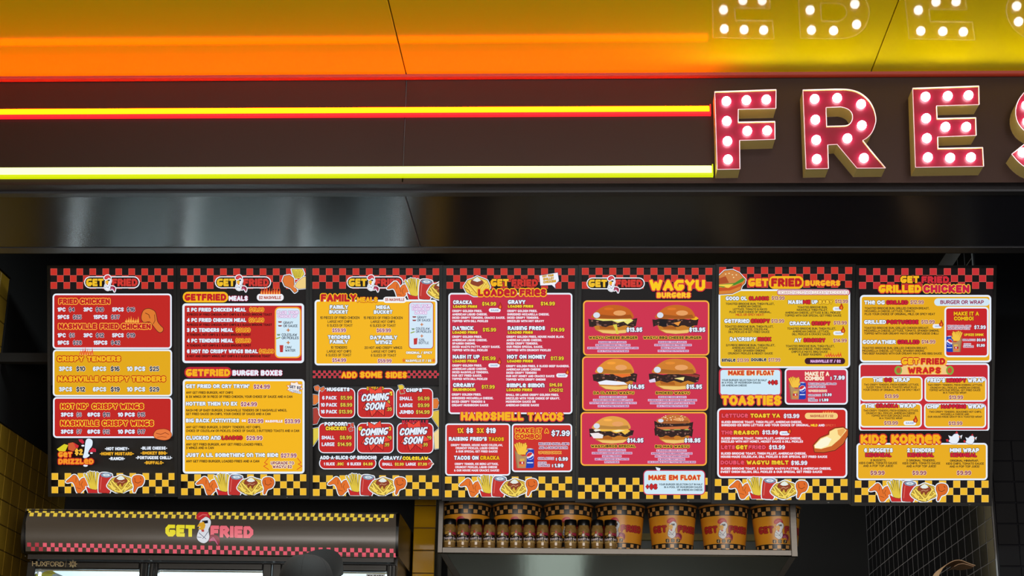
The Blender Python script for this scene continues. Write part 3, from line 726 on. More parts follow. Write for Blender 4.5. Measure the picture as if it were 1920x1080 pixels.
    for s_, x in ((1, 772), (-1, 1110)):
        a.stroke([(x + s_ * 40, 700), (x + s_ * 8, 740), (x + s_ * 34, 752), (x, 770), (x + s_ * 44, 800)], 6, (216, 84, 30))
    burst(a, 1046, 76, 74, 50, 8, (246, 236, 226), (206, 90, 40)); a.text('GET $2', 1000, 1100, 68, 26, (60, 50, 80), WH, 2, wt=.24, rise=.14); a.text('DRIZZLED', 1000, 1104, 100, 22, WH, (70, 60, 110), 3, wt=.3, rise=.24)
    a.crop(330, 710, 4.696); a.checks(46, 842, 1150, 1026, 19, 3, CY_, CYE); foods(a, -28, 18)
    return a


def board_family():
    a = Art(); a.crop(575, 490, 4.696)
    a.rect(46, 55, 1180, 1092, BG); a.up(); a.checks(52, 62, 1168, 241, 19, 3, CK, CKE)
    sign_pill(a, 352, 852, 186, 132, 238, 562)
    foods(a, 505, -672, .98)
    a.up(); a.up(); a.rect(1168, 55, 1210, 400, BG)
    a.rrect(70, 338, 1150, 916, 30, YB, WH, 16)
    a.rrect(674, 312, 878, 366, 26, (244, 244, 248)); a.text('$5 NASHVILLE', 692, 862, 337, 28, (180, 60, 24), wt=.24)
    a.text('FAMILY', 126, 438, 322, 68, (190, 26, 40), YB, 14, wt=.27, z=206, sl=.02); a.text('MEALS', 444, 626, 338, 48, YB, (190, 70, 20), 7, wt=.3, z=208)
    a.rrect(898, 356, 1118, 772, 32, (212, 232, 248), (190, 60, 40), 6)
    LB = (40, 90, 120)
    for t, x0, x1, y in (('FAmILY', 204, 366, 402), ('BUCKeT', 200, 364, 445), ('MEGA', 612, 734, 404), ('BUCKeT', 592, 756, 446), ('TenDeRS', 188, 384, 667), ('FAmILY', 204, 364, 708), ("DA'FAmILY", 560, 798, 670), ('WInGZ', 604, 752, 712)): a.text(t, x0, x1, y, 34, WH, (50, 80, 90), 6, wt=.3)
    for t, x0, x1, y in (('10 PIECES OF FRIED CHICKEN', 120, 466, 496), ('LARGE HOT CHIPS', 186, 400, 530), ('6 SLICES OF TOAST', 182, 406, 564), ('15 PIECES OF FRIED CHICKEN', 502, 846, 497), ('LARGE HOT CHIPS', 566, 780, 531), ('6 SLICES OF TOAST', 560, 786, 565),
                         ('10 TENDERS', 214, 358, 758), ('LARGE HOT CHIPS', 180, 394, 792), ('6 SLICES OF TOAST', 170, 394, 825), ('20 HOT AND CRISPY WINGS', 510, 842, 760), ('LARGE HOT CHIPS', 572, 786, 793), ('6 SLICES OF TOAST', 566, 790, 827)): a.text(t, x0, x1, y, 24, (40, 44, 36), wt=.18)
    for t, x0, x1, y in (('$59.99', 226, 346, 607), ('$69.99', 616, 742, 608), ('$54.99', 226, 348, 870), ('$59.99', 626, 748, 876)): a.text(t, x0, x1, y, 34, PU, (250, 226, 226), 5, wt=.19)
    a.text('PLUS YOUR', 922, 1096, 390, 28, (238, 228, 250), (190, 100, 180), 4, wt=.3); a.text('CHOICE OF', 928, 1086, 420, 26, (238, 228, 250), (190, 100, 180), 4, wt=.3); a.text('LARGE', 952, 1060, 452, 26, (238, 228, 250), (190, 100, 180), 4, wt=.3)
    for t, x0, x1, y in (('GRAVY', 974, 1056, 492), ('OR SAUCE', 974, 1092, 518), ('COLESLAW', 962, 1084, 592), ('OR PICKLES', 962, 1098, 618), ('1.25L', 988, 1044, 692), ('BOTTLE', 988, 1076, 718)): a.text(t, x0, x1, y, 22, (40, 60, 90), wt=.17)
    a.up()
    for x, y in ((1014, 556), (1014, 657)): a.stroke([(x - 11, y), (x + 11, y)], 7, (200, 110, 40)); a.stroke([(x, y - 11), (x, y + 11)], 7, (200, 110, 40))
    for y in (484, 514): a.poly([(930, y), (966, y), (960, y + 12), (936, y + 12)], (150, 60, 60))
    a.poly([(922, 590), (952, 590), (946, 604), (928, 604)], (120, 150, 120)); a.stroke([(918, 630), (948, 620)], 9, (150, 170, 60)); a.poly([(942, 680), (976, 674), (972, 730), (944, 734)], (190, 50, 50))
    for t, x0, x1, y in (('ORIGINAL / SPICY', 876, 1106, 804), ('OR', 974, 1012, 838), ('NASHVILLE IT / $5', 872, 1098, 875)): a.text(t, x0, x1, y, 24, (250, 246, 236), (120, 70, 30), 4, wt=.3)
    a.up(); 
    for x in (856, 1118): burst(a, x, 872, 18, 26, 6, (226, 110, 30), None, .4)
    a.checks(56, 962, 304, 1028, 11, 3, (200, 44, 62), (226, 120, 120)); a.checks(890, 962, 1168, 1028, 12, 3, (200, 44, 62), (226, 120, 120))
    a.up(); a.text('ADD', 306, 444, 1000, 56, (246, 180, 30), (196, 40, 34), 13, wt=.27, z=210); a.text('SOmE'.replace('m', 'M'), 470, 664, 998, 56, (246, 180, 30), (196, 40, 34), 13, wt=.27, z=210); a.text('SIDES', 696, 884, 1000, 56, (246, 180, 30), (196, 40, 34), 13, wt=.27, z=210)
    a.crop(575, 710, 4.696)
    a.blob([(58, 140), (100, 148), (104, 200), (80, 225), (58, 228)], (222, 120, 50), KK, 3, WH, 6); a.blob([(58, 262), (90, 258), (120, 330), (90, 395), (58, 400)], (170, 60, 50), KK, 3, WH, 6); a.blob([(58, 440), (104, 432), (104, 520), (58, 590)], (222, 200, 70), KK, 3, WH, 6)
    a.blob([(1110, 180), (1150, 175), (1165, 210), (1150, 260), (1110, 262)], (222, 120, 50), KK, 3, WH, 6); a.blob([(1110, 290), (1165, 280), (1165, 430), (1130, 380), (1105, 340)], (222, 190, 70), KK, 3, WH, 6); a.blob([(1118, 480), (1165, 440), (1165, 612), (1130, 618)], (240, 214, 150), KK, 3, WH, 6)
    a.up(); a.up()
    for x0, y0, x1, y1 in ((104, 82, 428, 348), (446, 82, 774, 348), (786, 82, 1114, 352), (104, 388, 430, 656), (442, 388, 768, 658), (794, 388, 1118, 660)): a.rrect(x0, y0, x1, y1, 48, (196, 36, 36), WH, 8)
    a.rrect(110, 690, 614, 798, 52, (196, 36, 36), WH, 8); a.rrect(634, 696, 1110, 802, 52, (196, 36, 36), WH, 8)
    for t, x0, x1, y in (('NUGGETS', 178, 380, 94), ('CHIPS', 876, 1018, 100)): a.text(t, x0, x1, y, 34, WH, BG, 8, wt=.3)
    a.text('POPCORn', 158, 360, 398, 34, WH, BG, 8, wt=.3); a.text('CHICKen', 168, 350, 437, 36, LY, KK, 6, wt=.27)
    a.text('NASHVILLE', 840, 1072, 380, 34, (200, 40, 60), BG, 4, wt=.3, z=194); a.text('BUFFALO', 530, 680, 86, 34, (226, 170, 40), KK, 4, wt=.3, z=194); a.text('BONE', 530, 640, 398, 34, WH, KK, 4, wt=.3, z=194); a.text('G', 456, 490, 440, 34, LY, KK, 4, wt=.3, z=194); a.text('S', 720, 745, 440, 34, LY, KK, 4, wt=.3, z=194); a.text('M', 456, 490, 130, 34, CR, KK, 4, wt=.3, z=194); a.text('E', 730, 756, 130, 34, LY, KK, 4, wt=.3, z=194)
    YP = (246, 206, 74)
    for t, x0, x1, p, x2, x3, y in (('6 PACK', 138, 264, '$5.99', 298, 402, 168), ('10 PACK', 126, 268, '$8.99', 296, 402, 230), ('16 PACK', 126, 268, '$13.99', 284, 402, 290), ('SMALL', 818, 934, '$6.99', 978, 1082, 174), ('LARGE', 820, 934, '$9.99', 978, 1082, 234), ('JUMBO', 816, 942, '$14.99', 962, 1084, 293),
                                    ('SMALL', 132, 246, '$8.99', 292, 396, 518), ('LARGE', 134, 246, '$14.99', 272, 396, 577)):
        a.text(t, x0, x1, y, 34, WH, (110, 60, 110), 2, wt=.24); a.text(p, x2, x3, y, 34, YP, KK, 5, wt=.19)
    for x0, y in ((712, 206), (706, 268), (704, 520), (684, 580), (1054, 520), (1022, 580)): a.text('.99' if y > 250 else '9', x0, x0 + (44 if y > 250 else 22), y, 34, YP, KK, 5, wt=.19, z=194)
    a.text('ADD A SLICe OF BRIOCHe', 118, 618, 694, 34, WH, BG, 9, wt=.29); a.text('GRAVY/', 674, 838, 698, 36, WH, BG, 9, wt=.29); a.text('COLeSLAW', 846, 1070, 700, 34, LY, BG, 9, wt=.27)
    for t, x0, x1, c, y in (('1 SLICE', 152, 248, WH, 750), ('.99C', 266, 328, YP, 750), ('6 SLICES', 358, 480, WH, 750), ('$4.99', 498, 582, YP, 750), ('SMALL', 666, 756, WH, 752), ('$2.99', 776, 856, YP, 752), ('LARGE', 874, 962, WH, 752), ('$7.99', 980, 1060, YP, 752)): a.text(t, x0, x1, y, 28, c, KK if c == YP else None, 3, wt=.25)
    a.ell(1096, 750, 26, 14, (230, 226, 220)); a.up(); a.ell(1096, 746, 18, 7, (190, 90, 70))
    a.blob([(68, 70), (100, 60), (120, 85), (100, 108), (75, 100)], (220, 110, 60), KK, 3, WH, 5); a.blob([(115, 90), (150, 70), (160, 90), (135, 112)], (220, 110, 60), KK, 3, WH, 5)
    a.blob([(806, 60), (840, 54), (856, 70), (850, 100), (862, 126), (828, 132), (818, 95)], (226, 196, 60), KK, 3, WH, 5); a.blob([(820, 98), (852, 90), (860, 124), (830, 130)], (200, 40, 44)); a.blob([(390, 395), (412, 390), (416, 425), (395, 425)], (210, 80, 60), KK, 3, WH, 5); a.blob([(372, 440), (398, 428), (404, 455), (380, 460)], (210, 80, 60), KK, 3, WH, 5)
    a.z = 240
    for cx, cy in ((602, 200), (594, 504), (938, 500)):
        burst(a, cx + 14, cy, 140, 140, 8, (236, 70, 54), KK, .62, 4)
        a.up(); 
        for i in range(18): a.ell(cx - 70 + (i % 6) * 26, cy + 88 + (i // 6) * 14, 4, 4, (150, 20, 20), n=6)
        a.text('COMING', cx - 116, cx + 122, cy - 32, 72, WH, (30, 30, 60), 8, wt=.27, sl=.22, z=a.z + 2, rise=-.05); a.text('SOON', cx - 84, cx + 84, cy + 46, 74, WH, (30, 30, 60), 8, wt=.27, sl=.22, z=a.z + 4, rise=-.05); a.up(); a.up(); a.up(); a.up(); a.up()
    a.z = 40
    a.checks(56, 851, 1164, 1032, 19, 3, CY_, CYE); foods(a, -18, 20)
    return a


def board_loaded():
    a = Art(); a.crop(825, 490, 4.696)
    a.rect(52, 55, 1194, 1092, BG); a.up(); a.checks(58, 62, 1188, 241, 19, 3, CK, CKE)
    a.rrect(74, 278, 1166, 1345, 30, CR, WH, 14)
    def P(l): return [((px - 570) * 1.02 + 205, (py - 850) * 1.1 + 135) for px, py in l]
    a.blob(P([(575, 930), (610, 880), (650, 868), (690, 850), (735, 865), (775, 880), (800, 930), (785, 965), (740, 985), (700, 1004), (660, 1004), (600, 975)]), (236, 200, 80), KK, 4, WH, 11)
    a.up()
    for x0, y0, x1, y1 in ((596, 908, 640, 990), (612, 900, 690, 985), (580, 935, 640, 965), (720, 990, 785, 935), (700, 985, 760, 900), (735, 880, 765, 905)): a.stroke(P([(x0, y0), (x1, y1)]), 15, (176, 120, 30), disc=False); a.stroke(P([(x0 + 3, y0 - 3), (x1 + 3, y1 - 3)]), 10, (246, 216, 96), disc=False, z=a.z + .5)
    a.up(); a.poly(P([(630, 905), (640, 875), (690, 862), (735, 880), (745, 905), (700, 930), (655, 918)]), (140, 62, 36)); a.up(); a.poly(P([(650, 880), (690, 852), (725, 882), (690, 892)]), (226, 234, 226))
    a.text('GET', 446, 606, 188, 66, (246, 182, 30), KK, 8, wt=.28, z=206); a.text('FRIED', 630, 862, 190, 66, (206, 52, 44), KK, 8, wt=.28, z=206)
    a.text('LOADeD', 334, 674, 276, 64, (190, 26, 46), YB, 14, wt=.28, z=208); a.text('FRIeS', 702, 936, 274, 64, (190, 26, 46), YB, 14, wt=.28, z=208)
    a.z = 225; a.blob([(876, 126), (1036, 100), (1046, 170), (1012, 205), (1016, 236), (985, 208), (884, 212)], (240, 240, 248), (60, 60, 100), 4)
    for t, x0, x1, y in (('GOT YOUR', 902, 1000, 132), ('SMILLEY', 908, 1002, 158), ('CHICKEN!', 910, 1020, 184)): a.text(t, x0, x1, y, 22, (230, 176, 50), (120, 80, 30), 2, wt=.26, z=a.z + 2, rise=-.1)
    a.z = 40
    it = (('CRACKA', 116, 282, 'LOADeD FRIeS', 116, 328, '$14.99', 370, 494, 360), ('GRAVY', 598, 752, 'LOADeD FRIeS', 598, 822, '$14.99', 886, 1012, 358), ("DA'mICK", 112, 296, 'LOADeD FRIeS', 110, 332, '$15.99', 376, 494, 588), ('RAISInG FReDS', 596, 926, 'LOADeD FRIeS', 598, 818, '$14.99', 974, 1096, 588), ('NASH IT UP', 112, 350, 'LOADeD FRIeS', 112, 326, '$15.99', 370, 490, 840), ('HOT ON HONEY', 590, 932, 'LOADeD FRIeS', 592, 818, '$17.99', 974, 1090, 840))
    for t, x0, x1, s_, x2, x3, p, x4, x5, y in it:
        a.text(t, x0, x1, y, 36, WH, NV, 6, wt=.3); a.text(s_, x2, x3, y + 38, 24, LY, (60, 30, 10), 5, wt=.27); a.text(p, x4, x5, y + 14, 34, LY, KK, 5, wt=.2)
    W2 = (240, 232, 244)
    D = (((108, 372, 'CRISPY GOLDEN FRIES.'), (108, 418, 'AMERICAN LIQUID CHEESE.'), (108, 574, 'DICED CRISPY TENDERS, CRACKZ SAUCE.'), (108, 424, 'TOPPED WITH DILL PICKLES'), 437, 29.7), ((592, 856, 'CRISPY GOLDEN FRIES.'), (592, 962, 'SHREDDED MOZARELLA CHEESE.'), (592, 872, 'DICED CRISPY TENDERS.'), (592, 916, 'DRIZZLED WITH HOT GRAVY'), 437, 29.7),
         ((108, 370, 'CRISPY GOLDEN FRIES.'), (108, 416, 'AMERICAN LIQUID CHEESE.'), (108, 314, 'SPANISH ONIONS.'), (108, 530, 'DICED WAGYU PATTY, MICKY SAUCE.'), (108, 420, 'TOPPED WITH DILL PICKLES'), 664, 29.5), ((586, 1094, 'CRISPY GOLDEN FRIES, HOUSE MADE SLAW.'), (586, 898, 'AMERICAN LIQUID CHEESE.'), (586, 864, 'DICED CRISPY TENDERS.'), (586, 906, 'OUR FREDS SPECIAL SAUCE.'), (586, 976, 'TOPPPED WITH CRUNCHY PICKLES'), 664, 29.5),
         ((108, 370, 'CRISPY GOLDEN FRIES.'), (108, 414, 'AMERICAN LIQUID CHEESE.'), (108, 428, 'DICED NASHVILLE TENDERS.'), (106, 370, 'OUR GET FRIED SAUCE.'), (106, 418, 'TOPPED WITH DILL PICKLES'), 917, 29.5), ((584, 1138, 'CRISPY GOLDEN FRIES, 3 SLICED BEEF RASHERS.'), (584, 886, 'AMERICAN LIQUID CHEESE'), (584, 852, 'DICED CRISPY TENDERS'), (582, 1008, 'OUR HOT HONEY AND CRACKZ SAUCE'), (582, 930, 'TOPPED WITH CRISPY ONIONS'), 922, 29.5))
    for d in D:
        y0, dy = d[-2:]
        for i, r in enumerate(d[:-2]): a.text(r[2], r[0], r[1], y0 + i * dy, 21, W2, wt=.26)
    hot_pill(a, 430, 534, 430, 530, 394); hot_pill(a, 426, 526, 916, 524, 880); hot_pill(a, 1024, 1124, 1004, 1122, 970)
    a.crop(825, 710, 4.696)
    for t, x0, x1, s_, x2, x3, p, x4, x5, y in (('CReAmY', 116, 304, 'mUSHROOm', 114, 314, '$17.99', 366, 482, 56), ('SImPLe SImOn', 586, 920, 'LOADeD FRIeS', 586, 812, '', 0, 0, 58)):
        a.text(t, x0, x1, y, 36, WH, NV, 6, wt=.3); a.text(s_, x2, x3, y + 40, 26, LY, (60, 30, 10), 5, wt=.27)
        if p: a.text(p, x4, x5, y + 16, 34, LY, KK, 5, wt=.2)
    a.text('SML$8', 962, 1076, 54, 32, (246, 196, 60), KK, 5, wt=.24); a.text('LRG$12', 962, 1084, 100, 32, (246, 196, 60), KK, 5, wt=.24)
    for x0, x1, y, t in ((104, 364, 139, 'CRISPY GOLDEN FRIES.'), (104, 470, 171, 'SHREDDED MOZARELLA CHEESE.'), (104, 398, 202, 'DICED CRISPY TENDERS &'), (104, 426, 233, 'CREAMY MUSHROOM SAUCE'), (580, 1046, 142, 'SMALL OR LARGE CRISPY GOLDEN FRIES.'), (580, 1056, 173, 'DRIZZLED WITH YOUR CHOICE OF GRAVY.'), (580, 842, 202, 'MUSHROOM SAUCE OR'), (580, 872, 233, 'AMERICAN CHEESE SAUCE')): a.text(t, x0, x1, y, 22, W2, wt=.26)
    a.rrect(46, 394, 620, 854, 30, (202, 44, 40), WH, 13); a.rrect(632, 396, 1164, 822, 30, (202, 44, 40), WH, 13)
    a.up(); a.rect(34, 380, 46, 870, BG); a.rect(1164, 380, 1178, 830, BG)
    a.text('HARDSHELL', 184, 736, 330, 78, (246, 180, 30), (200, 40, 62), 13, wt=.27); a.text('TACOS', 770, 1086, 334, 78, (246, 180, 30), (200, 40, 62), 13, wt=.27)
    for t, x0, x1, c in (('1X', 152, 208, (246, 180, 40)), ('$8', 232, 292, WH), ('3X', 322, 386, (246, 180, 40)), ('$19', 406, 492, WH)): a.text(t, x0, x1, 456, 50, c, KK, 6, wt=.27)
    a.text("RAISING FRED'S", 78, 414, 530, 36, WH, NV, 5, wt=.29); a.text('TACOS', 428, 564, 532, 36, YB, KK, 5, wt=.29); a.text('TACOS ON', 124, 340, 696, 38, WH, NV, 5, wt=.29); a.text('CRACKA', 354, 524, 696, 38, YB, KK, 5, wt=.29)
    for t, x0, x1, y in (('CRISPY TENDER, HOUSE MADE COLESLAW,', 96, 552, 584), ('CRUNCHY PICKLES, LIQUID CHEESE', 138, 510, 611), ('& OUR SPECIAL GET FRIED SAUCE!', 140, 506, 640), ('CRISPY TENDER, ICE BERG LETTUCE,', 130, 514, 750), ('CRUNCHY PICKLES, LIQUID CHEESE', 134, 504, 778), ('& OUR HOUSE MADE CRACKZ SAUCE!', 124, 520, 807)): a.text(t, x0, x1, y, 21, W2, wt=.25)
    a.text('MAKE IT', 664, 900, 458, 46, (206, 44, 34), LY, 7, wt=.25); a.text('A', 922, 956, 460, 40, (206, 44, 34), LY, 7, wt=.25); a.text('COMBO!', 664, 888, 508, 44, (206, 44, 34), LY, 7, wt=.25); a.text('$7.99', 980, 1144, 480, 52, WH, NV, 8, wt=.22)
    for t, x0, x1, y, f_, o_ in (('INCLUDES SMALL CHIPS', 870, 1138, 573, (110, 60, 110), (236, 216, 232)), ('AND A CAN OR WATER', 872, 1124, 607, (110, 60, 110), (236, 216, 232)), ('UPSIZE DRINK', 868, 1068, 650, (206, 80, 30), (250, 200, 90)), ('600ML BOTTLE', 864, 1002, 702, (110, 60, 110), (236, 216, 232)), ('FROZEN', 864, 936, 742, (110, 60, 110), (236, 216, 232)), ('LEMONADE', 864, 966, 764, (110, 60, 110), (236, 216, 232))): a.text(t, x0, x1, y, 22 if y > 640 or y < 640 else 24, f_, o_, 5, wt=.2)
    a.text('$', 1018, 1032, 708, 26, WH, NV, 4); a.text('0.99', 1044, 1126, 706, 34, WH, NV, 6, wt=.25); a.text('$', 984, 998, 766, 26, WH, NV, 4); a.text('1.99', 1008, 1088, 764, 34, WH, NV, 6, wt=.25)
    combo_pic(a, 648, 572, 1.0)
    a.checks(44, 862, 1162, 1044, 19, 3, CY_, CYE); foods(a, -33, 32)
    return a


def board_wagyu():
    a = Art(); a.crop(1080, 490, 4.696)
    a.rect(46, 52, 1206, 600, BG); a.poly([(46, 590), (10, 2104), (1170, 2104), (1206, 590)], BG); a.up()
    a.checks(52, 58, 1200, 241, 19, 3, CK, CKE)
    sign_pill(a, 92, 606, 194, 142, 246, 306)
    a.text('WAGYU', 646, 1138, 210, 96, (250, 200, 24), (206, 50, 56), 16, wt=.27); a.text('BURGeRS', 710, 1010, 298, 48, (250, 196, 40), (206, 50, 56), 12, wt=.3, z=204)
    OC = (246, 176, 60)
    for x0, x1, y0, y1 in ((62, 1174, 344, 830), (54, 1164, 836, 1316), (40, 1152, 1326, 1800)): a.rrect(x0, y0, x1, y1, 36, (204, 46, 76), OC, 12)
    pics = ((108, 540, 384, 640), (672, 1080, 384, 640), (145, 540, 858, 1134), (640, 1090, 858, 1134), (115, 510, 1364, 1606), (688, 1032, 1346, 1606))
    for i, (x0, x1, y0, y1) in enumerate(pics): burger_pic(a, x0, x1, y0, y1, i)
    z = a.z + 2
    for t, x0, x1, y in (('$13.95', 444, 584, 602), ('$13.95', 996, 1138, 602), ('$14.95', 458, 602, 1104), ('$15.95', 970, 1110, 1104), ('$14.95', 450, 594, 1576), ('$18.95', 954, 1096, 1576)): a.text(t, x0, x1, y, 42, WH, NV, 7, wt=.27, z=z)
    for t, x0, x1, y in (('WAGYU CHEESE BURGER', 114, 540, 672), ('WAGYU BBQ CHEESE BURGER', 592, 1102, 672), ('DA CLASSIC WAGYU', 154, 512, 1158), ('SMOKED WAGYU', 700, 1000, 1158), ('WAGYUBROS SPECIAL', 132, 524, 1627), ('BIG MAC WAGYU'.replace('MAC', 'MAG'), 696, 998, 1629)): a.text(t, x0, x1, y, 24, (70, 40, 24), (240, 196, 60), 6, wt=.25)
    rows = ((('SMASHED 100GR WAGYU', 202, 440, 712), ('AMERICAN CHEESE DILL PICKLES', 176, 474, 738), ('SPANISH ONIONS KETCHUP & HONEY MUSTARD', 104, 546, 763), ('ON A TOASTED POTATO BUN', 194, 460, 790)),
            (('SMASHED 100GR WAGYU', 728, 970, 711), ('AMERICAN CHEESE FRIED ONIONS', 694, 1014, 737), ('BBQ & TRUFFLE MAYO', 752, 956, 762), ('ON A TOASTED POTATO BUN', 724, 988, 789)),
            (('SMASHED 100GR WAGYU', 208, 444, 1195), ('AMERICAN CHEESE ICEBERG LETTUCE', 154, 498, 1221), ('TOMATOES SPANISH ONIONS BBQ & MAYO', 124, 530, 1247), ('ON A TOASTED POTATO BUN', 196, 462, 1274)),
            (('SMASHED 100GR WAGYU', 728, 968, 1195), ('AMERICAN CHEESE SMOKED BEEF RASHERS', 638, 1060, 1222), ('ICEBERG LETTUCE CHIPOTLE MAYO & BBQ', 656, 1042, 1248), ('ON A TOASTED POTATO BUN', 716, 982, 1274)),
            (('SMASHED 100GR WAGYU', 196, 434, 1662), ('AMERICAN CHEESE SPANISH ONIONS', 144, 490, 1688), ('AND DILL PICKLES', 234, 396, 1715), ('GET FRIED SAUCE ON A TOASTED', 170, 462, 1741), ('POTATO BUN', 254, 376, 1767)),
            (('2 SMASHED 100GR WAGYU', 712, 970, 1665), ('AMERICAN CHEESE ICEBERG LETTUCE', 666, 1020, 1691), ('DILL PICKLES SPANISH ONIONS', 698, 992, 1717), ('& SPECIAL MICKY SAUCE', 726, 956, 1742), ('ON A DOUBLE SLICED TOASTED BRIOCHE BUN', 636, 1050, 1767)))
    for r in rows:
        for t, x0, x1, y in r:
            a.rect(x0 - 5, y - 10, x1 + 5, y + 10, (234, 190, 222), 196); a.text(t, x0, x1, y, 13, (110, 50, 110), wt=.2, z=198)
    a.crop(1080, 710, 4.696)
    a.z = 30; a.checks(18, 873, 1158, 1057, 19, 3, CY_, CYE)
    a.rrect(592, 804, 1138, 1024, 40, SKY, (206, 60, 90), 8)
    for t, x0, x1 in (('MAKE', 638, 790), ('EM', 818, 896), ('FLOAT', 920, 1096)): a.text(t, x0, x1, 870, 46, (206, 60, 40), (250, 196, 110), 6, wt=.26)
    a.text('+$6', 614, 716, 950, 48, (200, 40, 44), (60, 20, 30), 5, wt=.26)
    for t, x0, x1, y in (('YOUR BURGER SELECTION CUT IN HALF', 730, 1114, 930), ('IN A POOL OF MUSHROOM SAUCE', 776, 1110, 954), ('OR AMERICAN CHEESE', 892, 1114, 978)): a.text(t, x0, x1, y, 18, (34, 60, 70), wt=.19)
    a.blob([(700, 778), (744, 790), (735, 812), (712, 806)], (224, 238, 250))
    return a


def board_burgers():
    a = Art(); a.crop(1335, 490, 4.696)
    a.poly([(54, 44), (10, 2120), (1196, 2120), (1240, 44)], BG); a.up()
    a.checks(62, 50, 1234, 232, 19, 3, CK, CKE)
    a.rrect(58, 246, 1216, 940, 34, (226, 180, 24), WH, 15)
    a.blob([(62, 130), (110, 84), (180, 76), (240, 104), (272, 140), (292, 160), (288, 190), (262, 215), (250, 250), (180, 282), (62, 290)], (214, 128, 50), (70, 36, 20), 4, WH, 10)
    a.up(); a.poly([(62, 140), (110, 96), (180, 88), (240, 112), (262, 150), (200, 190), (62, 205)], (206, 130, 66)); a.up(); a.poly([(62, 150), (120, 130), (150, 190), (62, 200)], (170, 74, 34)); a.poly([(62, 205), (200, 190), (270, 145), (288, 158), (270, 180), (200, 210), (100, 230), (62, 222)], (70, 140, 40)); a.up(); a.poly([(62, 206), (190, 200), (140, 240), (110, 222), (62, 216)], (244, 206, 70)); a.poly([(150, 232), (210, 215), (262, 190), (262, 215), (160, 256), (62, 262), (62, 232)], (196, 80, 30))
    for x, y in ((150, 106), (180, 118), (120, 112), (190, 142), (214, 120)): a.ell(x, y, 7, 5, (246, 220, 160), n=8)
    a.text('GET', 318, 496, 186, 72, (246, 180, 26), (190, 30, 50), 16, wt=.28, z=202); a.rrect(500, 130, 806, 242, 46, YB); a.text('FRIED', 520, 790, 186, 76, (186, 30, 36), wt=.28, z=206); a.text('BURGeRS', 820, 1128, 192, 50, (246, 176, 34), (190, 30, 50), 8, wt=.3, z=202)
    a.rrect(572, 248, 1214, 298, 20, (238, 230, 240), (190, 60, 90), 6); a.text('SWITCH THIGH TO BREAST TENDERS $1', 586, 1204, 273, 28, (250, 244, 236), (180, 80, 60), 4, wt=.3)
    def H(parts, y, h=36):
        for t, x0, x1, c in parts: a.text(t, x0, x1, y, h, {'w': WH, 'r': (206, 36, 50), 'y': (246, 200, 50), 'p': (236, 84, 104)}[c], (50, 40, 60) if c == 'w' else (90, 20, 20), 5, wt=.3)
    H((('GOOD OL', 120, 308, 'w'), ('CLASSIC', 324, 500, 'r')), 326); H((('NASH', 670, 796, 'w'), ('ME', 800, 866, 'r'), ('UP', 876, 930, 'w'), ('BABY', 938, 1062, 'y')), 358)
    H((('GeTFRIeD', 108, 330, 'w'), ('CRISPY', 342, 508, 'r')), 525); H((('CRACKA', 682, 862, 'w'), ('CRISPY', 876, 1040, 'r')), 546); H((("DA'CRISPY", 156, 390, 'w'), ('mICK', 400, 522, 'r')), 685); H((('AY', 724, 786, 'w'), ('SmOKeY', 804, 996, 'r')), 694)
    for t, x0, x1, y in (('$13.99', 524, 638, 323), ('$13.99', 1082, 1196, 352), ('$13.99', 520, 634, 525), ('$13.99', 1070, 1186, 541), ('$14.99', 1066, 1186, 697), ('$13.99', 220, 324, 870), ('$17.99', 494, 600, 867)): a.text(t, x0, x1, y, 32, PU, (248, 222, 190), 4, wt=.17)
    a.text('SInGLe', 84, 206, 870, 28, (50, 44, 60), (236, 226, 200), 4, wt=.27); a.text('DOUBLe', 344, 478, 866, 28, (50, 44, 60), (236, 226, 200), 4, wt=.27)
    K2 = (50, 48, 34)
    for t, x0, x1, y in (('TOASTED BRIOCHE BUN, THIGH FILLET,', 120, 548, 374), ('AMERICAN CHEESE,', 226, 436, 397), ('LETTUCE, TOMATO & MAYO', 184, 484, 422), ('PLUS YOUR CHOICE OF ORIGINAL,', 152, 520, 446), ('MILD, OR SPICY HEAT!', 208, 456, 470), ('TOASTED BRIOCHE BUN,', 752, 1014, 404), ('NASHVILLE THIGH FILLET,', 746, 1018, 427), ('AMERICAN CHEESE, LETTUCE & DILL PICKLES', 644, 1130, 452), ('TOPPED WITH OUR SPECIAL GET FRIED SAUCE', 640, 1138, 477),
                         ('TOASTED BRIOCHE BUN, THIGH FILLET,', 112, 540, 574), ('AMERICAN CHEESE, COLESLAW,', 150, 494, 597), ('DILL PICKLES & GET FRIED SAUCE', 144, 506, 621), ('TOASTED BRIOCHE BUN, THIGH FILLET,', 662, 1090, 592), ('AMERICAN CHEESE, LETTUCE,', 710, 1032, 617), ('DILL PICKLES & CRACKZ SAUCE', 704, 1042, 641), ('2/1 PIECE BRIOCHE BUN, THIGH FILLET,', 122, 554, 738), ('AMERICAN CHEESE, LETTUCE', 176, 488, 762), ('DICED SPANISH ONIONS', 194, 468, 786), ('CRUNCHY PICKLES & MICKEY SAUCE', 140, 534, 810), ('TOASTED BRIOCHE BUN, THIGH FILLET,', 648, 1078, 746), ('AMERICAN CHEESE, FRIED ONION,', 674, 1044, 771), ('CHIPOTLE MAYO, BBQ SAUCE', 698, 1018, 796), ('& 2 BEEF RASHERS', 760, 964, 820)):
        a.text(t, x0, x1, y, 20, (190, 50, 30) if t.startswith('MILD') else K2, wt=.19)
    hot_pill(a, 1064, 1142, 418, 1138, 400); hot_pill(a, 1068, 1158, 632, 1154, 604); flames_row(a, 990, 1140, 842, 50, 7)
    a.rrect(816, 850, 1172, 906, 26, (60, 20, 34)); a.text('NASHVILLE IT / $2', 866, 1132, 879, 26, (226, 180, 226), (110, 40, 100), 4, wt=.26)
